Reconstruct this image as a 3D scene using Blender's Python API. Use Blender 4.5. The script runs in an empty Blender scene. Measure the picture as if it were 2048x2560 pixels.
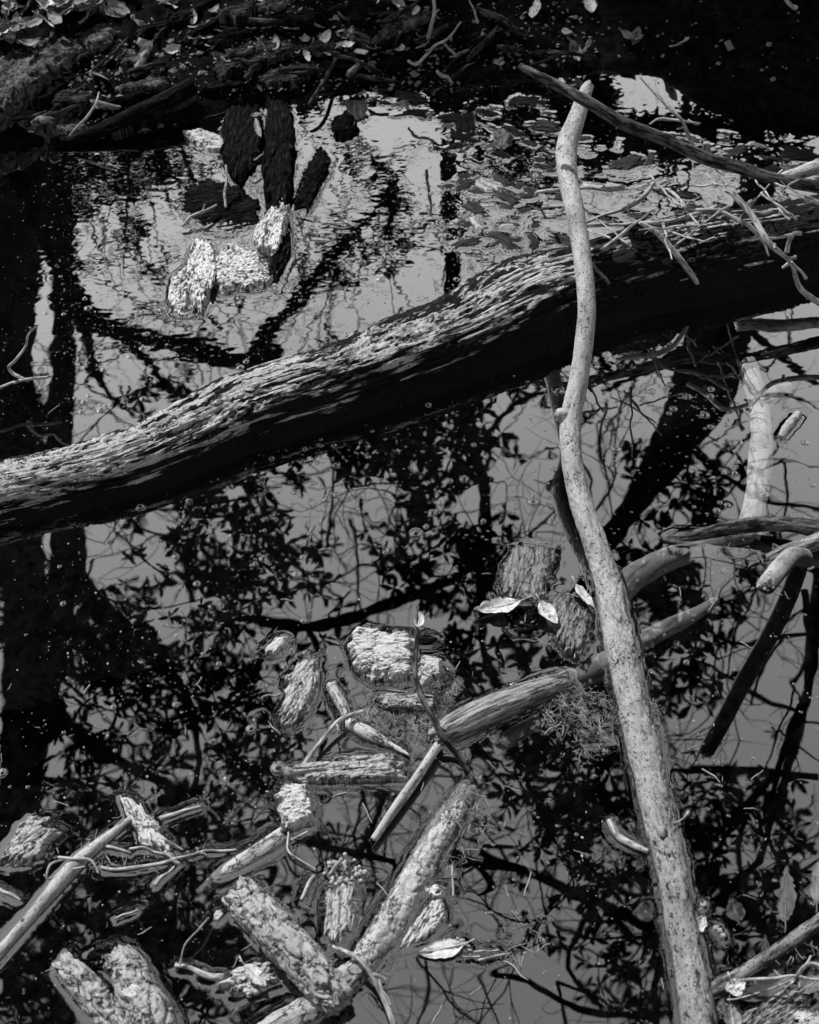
import bpy, math, random
import numpy as np
from mathutils import Vector

random.seed(7)
rng = np.random.default_rng(11)
SC = bpy.context.scene
COL = SC.collection
R = math.radians

# ------------------------------------------------------------------ camera
PITCH, CAMH, FPX = R(50), 1.7, 3168.0          # look 50 deg down from 1.7 m
cam_d = bpy.data.cameras.new('camera')
cam = bpy.data.objects.new('camera', cam_d)
COL.objects.link(cam)
cam.location = (0, 0, CAMH)
cam.rotation_euler = (R(90) - PITCH, 0, 0)
cam_d.sensor_fit = 'VERTICAL'
cam_d.sensor_height = 24.0
cam_d.lens = 24.0 * FPX / 2560.0
cam_d.clip_start, cam_d.clip_end = 0.05, 400
cam_d.dof.use_dof = True
cam_d.dof.focus_distance = 2.25
cam_d.dof.aperture_fstop = 4.2
SC.camera = cam

# ------------------------------------------------------------------ sky, sun, exposure
SUN_EL, SUN_AZ = R(47), R(-38)                 # far left of the view direction (+Y)
SDIR = np.array([math.sin(SUN_AZ) * math.cos(SUN_EL), math.cos(SUN_AZ) * math.cos(SUN_EL), math.sin(SUN_EL)])
w = bpy.data.worlds.new('World'); SC.world = w; w.use_nodes = True
nt = w.node_tree; nt.nodes.clear()
sky = nt.nodes.new('ShaderNodeTexSky'); sky.sky_type = 'NISHITA'; sky.sun_disc = False
sky.sun_elevation = SUN_EL; sky.sun_rotation = SUN_AZ; sky.dust_density = 0.0; sky.air_density = 2.0   # pale even haze
bw = nt.nodes.new('ShaderNodeRGBToBW')         # the photograph is black and white
bg = nt.nodes.new('ShaderNodeBackground'); bg.inputs['Strength'].default_value = 0.148
wo = nt.nodes.new('ShaderNodeOutputWorld')
nt.links.new(sky.outputs[0], bw.inputs[0]); nt.links.new(bw.outputs[0], bg.inputs[0]); nt.links.new(bg.outputs[0], wo.inputs[0])
sl = bpy.data.lights.new('sun', 'SUN'); sl.energy = 4.4; sl.angle = R(0.5); sl.color = (1, 1, 1)
so = bpy.data.objects.new('sun', sl); COL.objects.link(so)
so.rotation_euler = Vector(SDIR).to_track_quat('Z', 'Y').to_euler()
so.location = (-3, 5, 8)
SC.view_settings.view_transform = 'Standard'; SC.view_settings.look = 'None'
SC.view_settings.exposure = 0.6; SC.view_settings.gamma = 1; SC.view_settings.use_curve_mapping = False
SC.cycles.caustics_reflective = False; SC.cycles.caustics_refractive = False; SC.cycles.diffuse_bounces = 2

# ------------------------------------------------------------------ geometry of the view (used to measure places on the pond)
FW = np.array([0, math.cos(PITCH), -math.sin(PITCH)]); UP = np.array([0, math.sin(PITCH), math.cos(PITCH)]); RT = np.array([1., 0, 0])
CAM = np.array([0, 0, CAMH])
def ray(px, py): return FW + (px - 1024) / FPX * RT + (1280 - py) / FPX * UP
def W(px, py, z=0.0):
    d = ray(px, py); return CAM + d * ((z - CAMH) / d[2])
def depth(P): return float(np.dot(np.asarray(P) - CAM, FW))
def MIR(px, py, t):                            # place seen mirrored in the still water, t metres along the line
    d = ray(px, py) * np.array([1, 1, -1]); return np.array([0, 0, -CAMH]) + d * t
def MIRY(px, py, Y):
    d = ray(px, py); return MIR(px, py, Y / d[1])

# ------------------------------------------------------------------ noise
_perm = rng.permutation(256); _perm = np.concatenate([_perm, _perm, _perm])
_g = rng.normal(size=(256, 3)); _g /= np.linalg.norm(_g, axis=1)[:, None]
def pn(P):
    P = np.asarray(P, float); i = np.floor(P).astype(np.int64); f = P - i; i &= 255
    u = f * f * f * (f * (f * 6 - 15) + 10)
    def g(a, b, c):
        h = _perm[_perm[_perm[(i[:, 0] + a) & 255] + ((i[:, 1] + b) & 255)] + ((i[:, 2] + c) & 255)]
        gg = _g[h]
        return gg[:, 0] * (f[:, 0] - a) + gg[:, 1] * (f[:, 1] - b) + gg[:, 2] * (f[:, 2] - c)
    x0 = g(0,0,0) + u[:, 0] * (g(1,0,0) - g(0,0,0)); x1 = g(0,1,0) + u[:, 0] * (g(1,1,0) - g(0,1,0))
    y0 = x0 + u[:, 1] * (x1 - x0)
    x0 = g(0,0,1) + u[:, 0] * (g(1,0,1) - g(0,0,1)); x1 = g(0,1,1) + u[:, 0] * (g(1,1,1) - g(0,1,1))
    y1 = x0 + u[:, 1] * (x1 - x0)
    return (y0 + u[:, 2] * (y1 - y0)) * 1.5
def fbm(P, o=4, ridged=False):
    P = np.asarray(P, float); s = np.zeros(len(P)); a = 1.0; t = 0
    for k in range(o):
        n = pn(P * 2 ** k + 17.3 * k)
        s += a * ((1 - 2 * np.abs(n)) if ridged else n); t += a; a *= .5
    return s / t

def worley(P):
    """distance from the edge between cells (0 on the edge)"""
    P = np.asarray(P, float); i = np.floor(P).astype(np.int64); f1 = np.full(len(P), 9.); f2 = f1.copy()
    for a in (-1, 0, 1):
        for b in (-1, 0, 1):
            for c in (-1, 0, 1):
                q = i + [a, b, c]; h = _perm[_perm[_perm[q[:, 0] & 255] + (q[:, 1] & 255)] + (q[:, 2] & 255)]
                d = np.linalg.norm(q + .5 + _g[h] * .42 - P, axis=1)
                f2 = np.minimum(f2, np.maximum(f1, d)); f1 = np.minimum(f1, d)
    return f2 - f1
# ------------------------------------------------------------------ mesh helpers
WATER_PTS = []                                 # where things cut the water's surface
def loc_of(o):
    v = np.array(o.location)
    while o.parent: o = o.parent; v = v + np.array(o.location)
    return v
def mesh(name, V, F, mat, smooth=True, attr=None):
    me = bpy.data.meshes.new(name)
    Fs = F if isinstance(F, list) else [F]
    Fs = [np.asarray(f) for f in Fs if len(f)]
    me.vertices.add(len(V)); me.vertices.foreach_set('co', np.asarray(V, np.float32).ravel())
    tot = np.concatenate([np.full(len(f), f.shape[1], np.int32) for f in Fs])
    idx = np.concatenate([f.ravel() for f in Fs]).astype(np.int32)
    me.loops.add(len(idx)); me.loops.foreach_set('vertex_index', idx)
    me.polygons.add(len(tot))
    me.polygons.foreach_set('loop_start', np.concatenate([[0], np.cumsum(tot)[:-1]]).astype(np.int32))
    me.polygons.foreach_set('use_smooth', np.full(len(tot), smooth))
    if attr is not None:
        a = me.attributes.new('grain', 'FLOAT_VECTOR', 'POINT'); a.data.foreach_set('vector', np.asarray(attr, np.float32).ravel())
    me.update(calc_edges=True); me.validate()
    if mat: me.materials.append(mat)
    return me
def add(name, V, F, mat, parent=None, smooth=True, attr=None, wet=False, **props):
    V = np.asarray(V, float); c = V.mean(0)
    if wet:
        z = V[:, 2]; WATER_PTS.append(V[(z > -.003) & (z < .003)][:, :2])
    o = bpy.data.objects.new(name, mesh(name, V - c, F, mat, smooth, attr)); COL.objects.link(o)
    if parent: o.parent = parent; o.location = c - loc_of(parent)
    else: o.location = c
    for k, v in props.items(): o[k] = v
    return o
def tag(o, label, cat, group=None, kind=None):
    o['label'] = label; o['category'] = cat
    if group: o['group'] = group
    o['kind'] = kind or 'thing'
    return o
def empty(name, loc, label, cat, group=None):
    o = bpy.data.objects.new(name, None); COL.objects.link(o); o.location = loc; o.empty_display_size = .05
    return tag(o, label, cat, group)
def grid_faces(n, m, wrap=False):              # n rows of m vertices
    i = np.arange(n - 1)[:, None]; j = np.arange(m if wrap else m - 1)[None]; j2 = (j + 1) % m
    return np.stack([i * m + j, i * m + j2, (i + 1) * m + j2, (i + 1) * m + j], -1).reshape(-1, 4)
def resample(P, n):
    P = np.asarray(P, float)
    if len(P) == 2: return P[0] + (P[1] - P[0]) * np.linspace(0, 1, n)[:, None]
    Q = np.vstack([2 * P[0] - P[1], P, 2 * P[-1] - P[-2]])
    L = np.linalg.norm(np.diff(P[:, :3], axis=0), axis=1); c = np.concatenate([[0], np.cumsum(L)]); u = np.linspace(0, c[-1], n)
    k = np.clip(np.searchsorted(c, u, 'right') - 1, 0, len(P) - 2); t = ((u - c[k]) / np.maximum(L[k], 1e-9))[:, None]
    a, b, d, e = Q[k], Q[k + 1], Q[k + 2], Q[k + 3]
    return .5 * (2 * b + (d - a) * t + (2 * a - 5 * b + 4 * d - e) * t * t + (3 * b - a - 3 * d + e) * t ** 3)
def tube(P, r, ns=40, nr=10, disp=None, prof=None, capn=.25, jag=0):
    """swept limb: P points, r radii. disp(s, theta, grain) gives the bark's relief"""
    Q = resample(np.column_stack([np.asarray(P, float), np.asarray(r, float)]), ns); C, rr = Q[:, :3], np.maximum(Q[:, 3], 2e-4)
    T = np.gradient(C, axis=0); T /= np.linalg.norm(T, axis=1)[:, None] + 1e-12
    s = np.concatenate([[0], np.cumsum(np.linalg.norm(np.diff(C, axis=0), axis=1))])
    n = np.array([0, 0, 1.]) if abs(T[0][2]) < .95 else np.array([0, 1., 0]); N = np.zeros_like(C)
    for i in range(ns):
        n = n - T[i] * np.dot(n, T[i]); n /= np.linalg.norm(n); N[i] = n
    B = np.cross(T, N)
    th = np.linspace(0, 2 * math.pi, nr, endpoint=False)
    TH = np.tile(th, ns); S = np.repeat(s, nr); RR = np.repeat(rr, nr)
    gr = np.column_stack([S, RR * np.cos(TH), RR * np.sin(TH)])
    if prof is not None: RR = RR * prof(S, TH)
    if disp is not None: RR = np.maximum(RR + disp(S, TH, gr), 3e-4)
    dirs = np.repeat(N, nr, 0) * np.cos(TH)[:, None] + np.repeat(B, nr, 0) * np.sin(TH)[:, None]
    V = np.repeat(C, nr, 0) + dirs * RR[:, None]
    if jag:
        for e, sg in ((0, -1), (ns - 1, 1)):
            off = (fbm(np.column_stack([np.cos(th) * 1.3, np.sin(th) * 1.3, np.full(nr, C[e][0] * 9)]), 2) + .8 * fbm(np.column_stack([np.cos(th) * 5, np.sin(th) * 5, np.full(nr, C[e][0] * 9)]), 3)) * rr[e] * jag
            dd = np.abs(s - s[e]); wgt = np.clip(1 - dd / (3.0 * rr[e]), 0, 1) ** 2
            V = V + (wgt[:, None, None] * off[None, :, None] * T[e] * sg).reshape(-1, 3)
    F = [grid_faces(ns, nr, True)]
    ring = np.arange(nr); rn = (ring + 1) % nr
    for e, sg in ((0, -1), (ns - 1, 1)):
        b0 = e * nr; k = len(V)
        mid = C[e] + (V[b0:b0 + nr] - C[e]) * .55 + T[e] * sg * rr[e] * capn * (.5 + rng.random(nr)[:, None])
        V = np.vstack([V, mid, C[e][None] + T[e] * sg * rr[e] * capn * .6]); gr = np.vstack([gr, gr[b0:b0 + nr] * .6, [[s[e], 0, 0]]])
        q = np.stack([b0 + ring, b0 + rn, k + rn, k + ring], -1); t3 = np.stack([k + ring, k + rn, np.full(nr, k + nr)], -1)
        F += [q if sg < 0 else q[:, ::-1], t3 if sg < 0 else t3[:, ::-1]]
    F[0] = F[0][:, ::-1]
    return V, F, gr
def pixtube(pts):                              # (px, py, width px, z) -> points, radii
    P = [W(a[0], a[1], a[3]) for a in pts]; return np.array(P), [a[2] / 2 * depth(p) / FPX for a, p in zip(pts, P)]

# ------------------------------------------------------------------ materials (all neutral greys: the picture has no colour)
def nodes_of(name):
    m = bpy.data.materials.new(name); m.use_nodes = True; n = m.node_tree; n.nodes.clear(); return m, n, n.nodes, n.links
def wood(name, lo, hi, grain=(8, 60), edges=(.42, .55), rough=.8, spec=.25, bump=.6, bdist=.002, speck=0, speck_scale=250, speck_edge=.6, attr=True, fine=900, wet=None, crack=None, blot=None, grime=None):
    m, n, N, L = nodes_of(name)
    out = N.new('ShaderNodeOutputMaterial'); p = N.new('ShaderNodeBsdfPrincipled')
    if attr:
        c = N.new('ShaderNodeAttribute'); c.attribute_name = 'grain'; co = c.outputs['Vector']
    else:
        c = N.new('ShaderNodeTexCoord'); co = c.outputs['Object']
    mp = N.new('ShaderNodeMapping'); mp.inputs['Scale'].default_value = (grain[0], grain[1], grain[1]); L.new(co, mp.inputs['Vector'])
    t = N.new('ShaderNodeTexNoise'); t.inputs['Scale'].default_value = 1; t.inputs['Detail'].default_value = 8; t.inputs['Roughness'].default_value = .65
    L.new(mp.outputs[0], t.inputs['Vector'])
    r = N.new('ShaderNodeValToRGB'); r.color_ramp.elements[0].position = edges[0]; r.color_ramp.elements[1].position = edges[1]
    r.color_ramp.elements[0].color = (lo, lo, lo, 1); r.color_ramp.elements[1].color = (hi, hi, hi, 1); L.new(t.outputs['Fac'], r.inputs[0])
    f = N.new('ShaderNodeTexNoise'); f.inputs['Scale'].default_value = fine; f.inputs['Detail'].default_value = 3; L.new(co, f.inputs['Vector'])
    col = r.outputs[0]
    mx = N.new('ShaderNodeMix'); mx.data_type = 'RGBA'; mx.blend_type = 'MULTIPLY'; mx.inputs[0].default_value = .8
    r2 = N.new('ShaderNodeValToRGB'); r2.color_ramp.elements[0].position = .35; r2.color_ramp.elements[1].position = .6
    r2.color_ramp.elements[0].color = (.45, .45, .45, 1); r2.color_ramp.elements[1].color = (1, 1, 1, 1); L.new(f.outputs['Fac'], r2.inputs[0])
    L.new(col, mx.inputs[6]); L.new(r2.outputs[0], mx.inputs[7]); col = mx.outputs[2]
    hgt = t.outputs['Fac']
    if speck:
        v = N.new('ShaderNodeTexNoise'); v.inputs['Scale'].default_value = speck_scale; v.inputs['Detail'].default_value = 4; v.inputs['Roughness'].default_value = .7; L.new(co, v.inputs['Vector'])
        r3 = N.new('ShaderNodeValToRGB'); r3.color_ramp.elements[0].position = speck_edge; r3.color_ramp.elements[1].position = speck_edge + .04
        r3.color_ramp.elements[0].color = (1, 1, 1, 1); r3.color_ramp.elements[1].color = (1 - speck,) * 3 + (1,); L.new(v.outputs['Fac'], r3.inputs[0])
        m2 = N.new('ShaderNodeMix'); m2.data_type = 'RGBA'; m2.blend_type = 'MULTIPLY'; m2.inputs[0].default_value = 1
        L.new(col, m2.inputs[6]); L.new(r3.outputs[0], m2.inputs[7]); col = m2.outputs[2]
    if grime:                                  # greyer towards the sodden end
        gs_ = N.new('ShaderNodeSeparateXYZ'); L.new(co, gs_.inputs[0]); gm = N.new('ShaderNodeMapRange'); gm.inputs['From Min'].default_value = grime[0]; gm.inputs['From Max'].default_value = grime[1]; gm.inputs['To Min'].default_value = 1; gm.inputs['To Max'].default_value = grime[2]; L.new(gs_.outputs['X'], gm.inputs['Value'])
        m6 = N.new('ShaderNodeMix'); m6.data_type = 'RGBA'; m6.blend_type = 'MULTIPLY'; m6.inputs[0].default_value = 1; L.new(col, m6.inputs[6]); L.new(gm.outputs[0], m6.inputs[7]); col = m6.outputs[2]
    if blot:                                   # patches of dark rot and stain
        bm = N.new('ShaderNodeMapping'); bm.inputs['Scale'].default_value = (blot[0], blot[1], blot[1]); L.new(co, bm.inputs['Vector'])
        bt = N.new('ShaderNodeTexNoise'); bt.inputs['Scale'].default_value = 1; bt.inputs['Detail'].default_value = 7; bt.inputs['Roughness'].default_value = .72; L.new(bm.outputs[0], bt.inputs['Vector'])
        be = N.new('ShaderNodeMapRange'); be.inputs['From Min'].default_value = blot[2]; be.inputs['From Max'].default_value = blot[2] + .035; be.inputs['To Min'].default_value = 1; be.inputs['To Max'].default_value = blot[3]; be.clamp = True
        src = bt.outputs['Fac']
        if len(blot) > 4:
            sx = N.new('ShaderNodeSeparateXYZ'); L.new(co, sx.inputs[0]); bx = N.new('ShaderNodeMapRange'); bx.inputs['From Min'].default_value = blot[4]; bx.inputs['From Max'].default_value = blot[5]; bx.inputs['To Min'].default_value = -.16; bx.inputs['To Max'].default_value = 0; L.new(sx.outputs['X'], bx.inputs['Value'])
            ba = N.new('ShaderNodeMath'); L.new(src, ba.inputs[0]); L.new(bx.outputs[0], ba.inputs[1]); src = ba.outputs[0]
        L.new(src, be.inputs['Value'])
        m5 = N.new('ShaderNodeMix'); m5.data_type = 'RGBA'; m5.blend_type = 'MULTIPLY'; m5.inputs[0].default_value = 1; L.new(col, m5.inputs[6]); L.new(be.outputs[0], m5.inputs[7]); col = m5.outputs[2]
    if crack:                                  # open cracks between the plates of bark
        cm = N.new('ShaderNodeMapping'); cm.inputs['Scale'].default_value = (crack[0], crack[1], crack[1]); L.new(co, cm.inputs['Vector'])
        cn = N.new('ShaderNodeTexNoise'); cn.inputs['Scale'].default_value = 2.5; cn.inputs['Detail'].default_value = 4; L.new(cm.outputs[0], cn.inputs['Vector'])
        cx = N.new('ShaderNodeMix'); cx.data_type = 'RGBA'; cx.blend_type = 'LINEAR_LIGHT'; cx.inputs[0].default_value = .7; L.new(cm.outputs[0], cx.inputs[6]); L.new(cn.outputs['Color'], cx.inputs[7])
        cv = N.new('ShaderNodeTexVoronoi'); cv.feature = 'DISTANCE_TO_EDGE'; cv.inputs['Scale'].default_value = 1; L.new(cx.outputs[2], cv.inputs['Vector'])
        cr = N.new('ShaderNodeMapRange'); cr.inputs['From Min'].default_value = .015; cr.inputs['From Max'].default_value = crack[2]; cr.inputs['To Min'].default_value = .06; cr.clamp = True; L.new(cv.outputs['Distance'], cr.inputs['Value'])
        ck = N.new('ShaderNodeTexNoise'); ck.inputs['Scale'].default_value = 28; ck.inputs['Detail'].default_value = 2; L.new(co, ck.inputs['Vector'])
        cs = N.new('ShaderNodeMapRange'); cs.inputs['From Min'].default_value = crack[3]; cs.inputs['From Max'].default_value = crack[3] + .06; cs.inputs['To Min'].default_value = 1; cs.inputs['To Max'].default_value = 0; L.new(ck.outputs['Fac'], cs.inputs['Value'])
        cm2 = N.new('ShaderNodeMath'); cm2.operation = 'MAXIMUM'; L.new(cr.outputs[0], cm2.inputs[0]); L.new(cs.outputs[0], cm2.inputs[1]); cr = cm2
        m4 = N.new('ShaderNodeMix'); m4.data_type = 'RGBA'; m4.blend_type = 'MULTIPLY'; m4.inputs[0].default_value = 1; L.new(col, m4.inputs[6]); L.new(cr.outputs[0], m4.inputs[7]); col = m4.outputs[2]
        hh = N.new('ShaderNodeMath'); hh.operation = 'MULTIPLY_ADD'; hh.inputs[1].default_value = .7; L.new(cr.outputs[0], hh.inputs[0]); L.new(hgt, hh.inputs[2]); hgt = hh.outputs[0]
    if wet:                                    # shade of the sunless side painted black below an uneven line
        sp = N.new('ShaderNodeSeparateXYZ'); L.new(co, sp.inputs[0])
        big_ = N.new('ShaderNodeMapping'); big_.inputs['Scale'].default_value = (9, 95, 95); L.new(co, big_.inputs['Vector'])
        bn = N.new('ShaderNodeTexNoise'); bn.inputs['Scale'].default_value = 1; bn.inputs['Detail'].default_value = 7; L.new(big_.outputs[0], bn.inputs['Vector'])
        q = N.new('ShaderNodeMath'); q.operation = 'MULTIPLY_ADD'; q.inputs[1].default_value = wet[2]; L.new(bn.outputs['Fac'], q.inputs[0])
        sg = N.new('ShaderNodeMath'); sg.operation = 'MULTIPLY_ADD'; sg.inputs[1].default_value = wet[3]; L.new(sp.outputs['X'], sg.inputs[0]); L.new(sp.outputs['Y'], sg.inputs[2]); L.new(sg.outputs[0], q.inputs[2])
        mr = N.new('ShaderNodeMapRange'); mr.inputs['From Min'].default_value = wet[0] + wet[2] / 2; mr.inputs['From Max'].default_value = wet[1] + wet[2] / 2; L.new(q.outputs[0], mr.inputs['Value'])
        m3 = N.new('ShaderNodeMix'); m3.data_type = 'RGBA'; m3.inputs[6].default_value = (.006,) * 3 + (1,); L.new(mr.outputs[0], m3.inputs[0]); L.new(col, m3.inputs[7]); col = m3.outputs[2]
    ad = N.new('ShaderNodeMath'); ad.operation = 'MULTIPLY_ADD'; ad.inputs[1].default_value = .35; L.new(f.outputs['Fac'], ad.inputs[0]); L.new(hgt, ad.inputs[2])
    b = N.new('ShaderNodeBump'); b.inputs['Strength'].default_value = bump; b.inputs['Distance'].default_value = bdist; L.new(ad.outputs[0], b.inputs['Height'])
    L.new(col, p.inputs['Base Color']); L.new(b.outputs[0], p.inputs['Normal'])
    p.inputs['Roughness'].default_value = rough; p.inputs['Specular IOR Level'].default_value = spec
    L.new(p.outputs[0], out.inputs[0]); return m
M = {
 'log': wood('rotten_wood', .006, .46, (10, 200), (.42, .46), .9, .15, 1, .004, .93, 380, .585, wet=(.010, .024, .2, -.055), blot=(24, 75, .54, .04)),  # wet band puts the shade of front and right end into the colour
 'branch': wood('pale_bark', .24, .38, (30, 90), (.36, .55), .8, .2, .5, .0014, .95, 210, .585, fine=700, crack=(25, 60, .022, .5), blot=(60, 110, .545, .10, .7, 1.8), grime=(.9, 2.3, .46)),
 'stick': wood('pale_stick_bark', .22, .38, (30, 90), (.36, .55), .8, .2, .5, .0014, .95, 210, .60, fine=700, blot=(60, 110, .60, .15)),
 'stub': wood('stub_bark', .20, .38, (30, 90), (.36, .55), .8, .2, .5, .0014, .95, 210, .585, fine=700, wet=(-.003, .002, .012, 0)),  # wet band paints the shaded underside black
 'limb': wood('grey_bark', .02, .22, (40, 160), (.42, .56), .85, .2, .8, .002, .9, 300, .57),
 'dark_limb': wood('dark_bark', .008, .14, (30, 160), (.44, .60), .85, .15, .8, .002, .9, 300, .58),
 'twig': wood('twig_bark', .12, .42, (60, 300), (.40, .54), .75, .25, .5, .001, fine=1500),
 'slab': wood('sodden_bark', .03, .36, (30, 260), (.40, .48), .48, .5, .9, .002, .8, 330, .59, crack=(20, 50, .03, .45), blot=(45, 110, .56, .12)),
 'wet_slab': wood('wet_flat_bark', .015, .19, (34, 160), (.40, .54), .32, .55, 1, .003, .9, 300, .57, blot=(45, 110, .55, .12)),
 'rough': wood('plated_bark', .08, .33, (40, 120), (.36, .50), .65, .35, .9, .002, .5, 380, .62, crack=(16, 36, .05, .40), blot=(40, 80, .60, .3)),
 'pale_slab': wood('bleached_bark', .10, .50, (30, 230), (.37, .45), .75, .25, .9, .002, .85, 280, .60, crack=(18, 46, .03, .5), blot=(50, 120, .585, .1)),
 'white_slab': wood('white_crumbling_bark', .01, .75, (110, 180), (.43, .46), .5, .5, 1, .004, .97, 260, .555),
 'dark_slab': wood('black_wet_bark', .001, .030, (26, 200), (.52, .64), .85, .05, 1, .003, .9, 260, .55),
 'flake': wood('soaked_bark_flake', .002, .04, (30, 180), (.47, .62), .6, .15, .8, .002),
 'wet_log': wood('wet_grey_wood', .008, .24, (16, 260), (.44, .52), .38, .5, 1, .0018, .9, 320, .58, blot=(22, 110, .55, .08)),
 'sunken': wood('sunken_pale_wood', .14, .34, (20, 110), (.38, .5), .9, .1, .5, .002),
 'drowned': wood('drowned_pale_wood', .5, .8, (20, 110), (.38, .5), .9, .1, .5, .002),
 'awash': wood('awash_pale_wood', .20, .42, (24, 130), (.40, .5), .75, .3, .9, .002, .8, 300, .59, crack=(28, 60, .05, .45)),
 'leaf': wood('dry_leaf', .34, .58, (50, 60), (.3, .6), .6, .3, .7, .0018, .7, 110, .60, blot=(70, 70, .58, .3)),
 'wet_leaf': wood('wet_dark_leaf', .02, .08, (30, 60), (.35, .6), .3, .5, .4, .001),
 'litter_leaf': wood('litter_leaf', .03, .24, (40, 70), (.35, .6), .7, .3, .5, .001),
 'straw': wood('straw', .22, .5, (60, 300), (.35, .55), .6, .4, .3, .0006, attr=False),
 'rock': wood('dusty_mud_rock', .008, .15, (60, 60), (.40, .62), .9, .15, 1, .004, .8, 160, .55, attr=False),
 'bank_wood': wood('rotten_bank_wood', .002, .07, (24, 200), (.46, .56), .8, .1, 1, .003, .9, 260, .56, blot=(40, 90, .53, .1)),
 'raft': wood('soaked_straw', .05, .40, (35, 35), (.38, .6), .6, .4, .3, .0006, attr=False),
 'mud': wood('black_mud', .001, .011, (40, 40), (.42, .7), .95, .03, 1, .005, attr=False, fine=300),
 'trunk': wood('tree_bark', .006, .025, (3, 25), (.35, .6), 1, 0, .5, .01),
 'scar': wood('bare_scar_wood', .26, .40, (25, 500), (.4, .55), .8, .2, .5, .001),
}
def foliage_mat():
    m, n, N, L = nodes_of('tree_leaf'); out = N.new('ShaderNodeOutputMaterial'); p = N.new('ShaderNodeBsdfPrincipled')
    t = N.new('ShaderNodeTexNoise'); t.inputs['Scale'].default_value = 9; c = N.new('ShaderNodeTexCoord'); L.new(c.outputs['Object'], t.inputs['Vector'])
    r = N.new('ShaderNodeValToRGB'); r.color_ramp.elements[0].color = (.010,) * 3 + (1,); r.color_ramp.elements[1].color = (.035,) * 3 + (1,); L.new(t.outputs['Fac'], r.inputs[0])
    L.new(r.outputs[0], p.inputs['Base Color']); p.inputs['Roughness'].default_value = .9; p.inputs['Specular IOR Level'].default_value = 0
    L.new(p.outputs[0], out.inputs[0]); return m
M['foliage'] = foliage_mat()
def water_mat(name, K=17.0, rough=.0):
    m, n, N, L = nodes_of(name); out = N.new('ShaderNodeOutputMaterial')
    fr = N.new('ShaderNodeFresnel'); fr.inputs['IOR'].default_value = 1.33
    mu = N.new('ShaderNodeMath'); mu.operation = 'MULTIPLY'; mu.inputs[1].default_value = K; mu.use_clamp = False
    mn = N.new('ShaderNodeMath'); mn.operation = 'SMOOTH_MIN'; mn.inputs[1].default_value = .45; mn.inputs[2].default_value = .2
    tr = N.new('ShaderNodeBsdfTransparent'); tr.inputs[0].default_value = (.90, .90, .90, 1)
    gl = N.new('ShaderNodeBsdfGlossy'); gl.inputs['Roughness'].default_value = rough; gl.inputs[0].default_value = (1, 1, 1, 1)
    mx = N.new('ShaderNodeMixShader'); L.new(fr.outputs[0], mu.inputs[0]); pw = N.new('ShaderNodeMath'); pw.operation = 'POWER'; pw.inputs[1].default_value = 1.4; L.new(mu.outputs[0], pw.inputs[0]); L.new(pw.outputs[0], mn.inputs[0]); L.new(mn.outputs[0], mx.inputs[0])
    L.new(tr.outputs[0], mx.inputs[1]); L.new(gl.outputs[0], mx.inputs[2]); L.new(mx.outputs[0], out.inputs[0]); return m
M['water'] = water_mat('pond_water')

# ------------------------------------------------------------------ ground: pond bed and banks, one sheet to the horizon
bank_px = [(-900, 640), (-400, 500), (-200, 440), (0, 372), (110, 352), (280, 330), (420, 305), (560, 270), (700, 240), (850, 222), (1000, 212), (1150, 205), (1300, 195), (1500, 172), (1650, 180), (1760, 262), (1880, 300), (2048, 330), (2300, 380), (2700, 470)]
bw_pts = np.array([W(*p)[:2] for p in bank_px])
def bank_y(x): return np.interp(x, bw_pts[:, 0], bw_pts[:, 1])
def spaced(a, b, step, far):
    core = np.arange(a, b, step); g = []; s = step
    e = b
    while e < far: s *= 1.25; e += s; g.append(e)
    l = []; e = a; s = step
    while e > -far: s *= 1.25; e -= s; l.append(e)
    return np.array(l[::-1] + list(core) + g)
def ground_h(x, y):
    sd = np.maximum(np.maximum(y - bank_y(x), -(y + 2.0)), np.abs(x) - 5.0)
    P = np.column_stack([x, y, np.zeros_like(x)])
    n = fbm(P * 3, 4); n2 = fbm(P * 14 + 5, 4); n3 = fbm(P * 45 + 9, 3)
    above = np.clip(sd, 0, None)
    h = np.where(sd > 0, .015 + .30 * np.minimum(above, 1.2) + .02 * np.clip(above - 1.2, 0, 40), np.maximum(-.32, sd * .55))
    k = np.clip(1 - np.abs(y - 2.8) / 4, 0, 1)
    return h + np.where(sd > 0, np.minimum(above * 3, 1), .6) * (n * .06 + k * n2 * .03 + k * n3 * .010)
gx = spaced(-1.7, 1.7, .012, 120); gy = spaced(1.9, 3.9, .012, 120)
GX, GY = np.meshgrid(gx, gy); gh = ground_h(GX.ravel(), GY.ravel())
g = add('ground', np.column_stack([GX.ravel(), GY.ravel(), gh]), grid_faces(len(gy), len(gx)), M['mud']); g['kind'] = 'structure'

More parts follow.
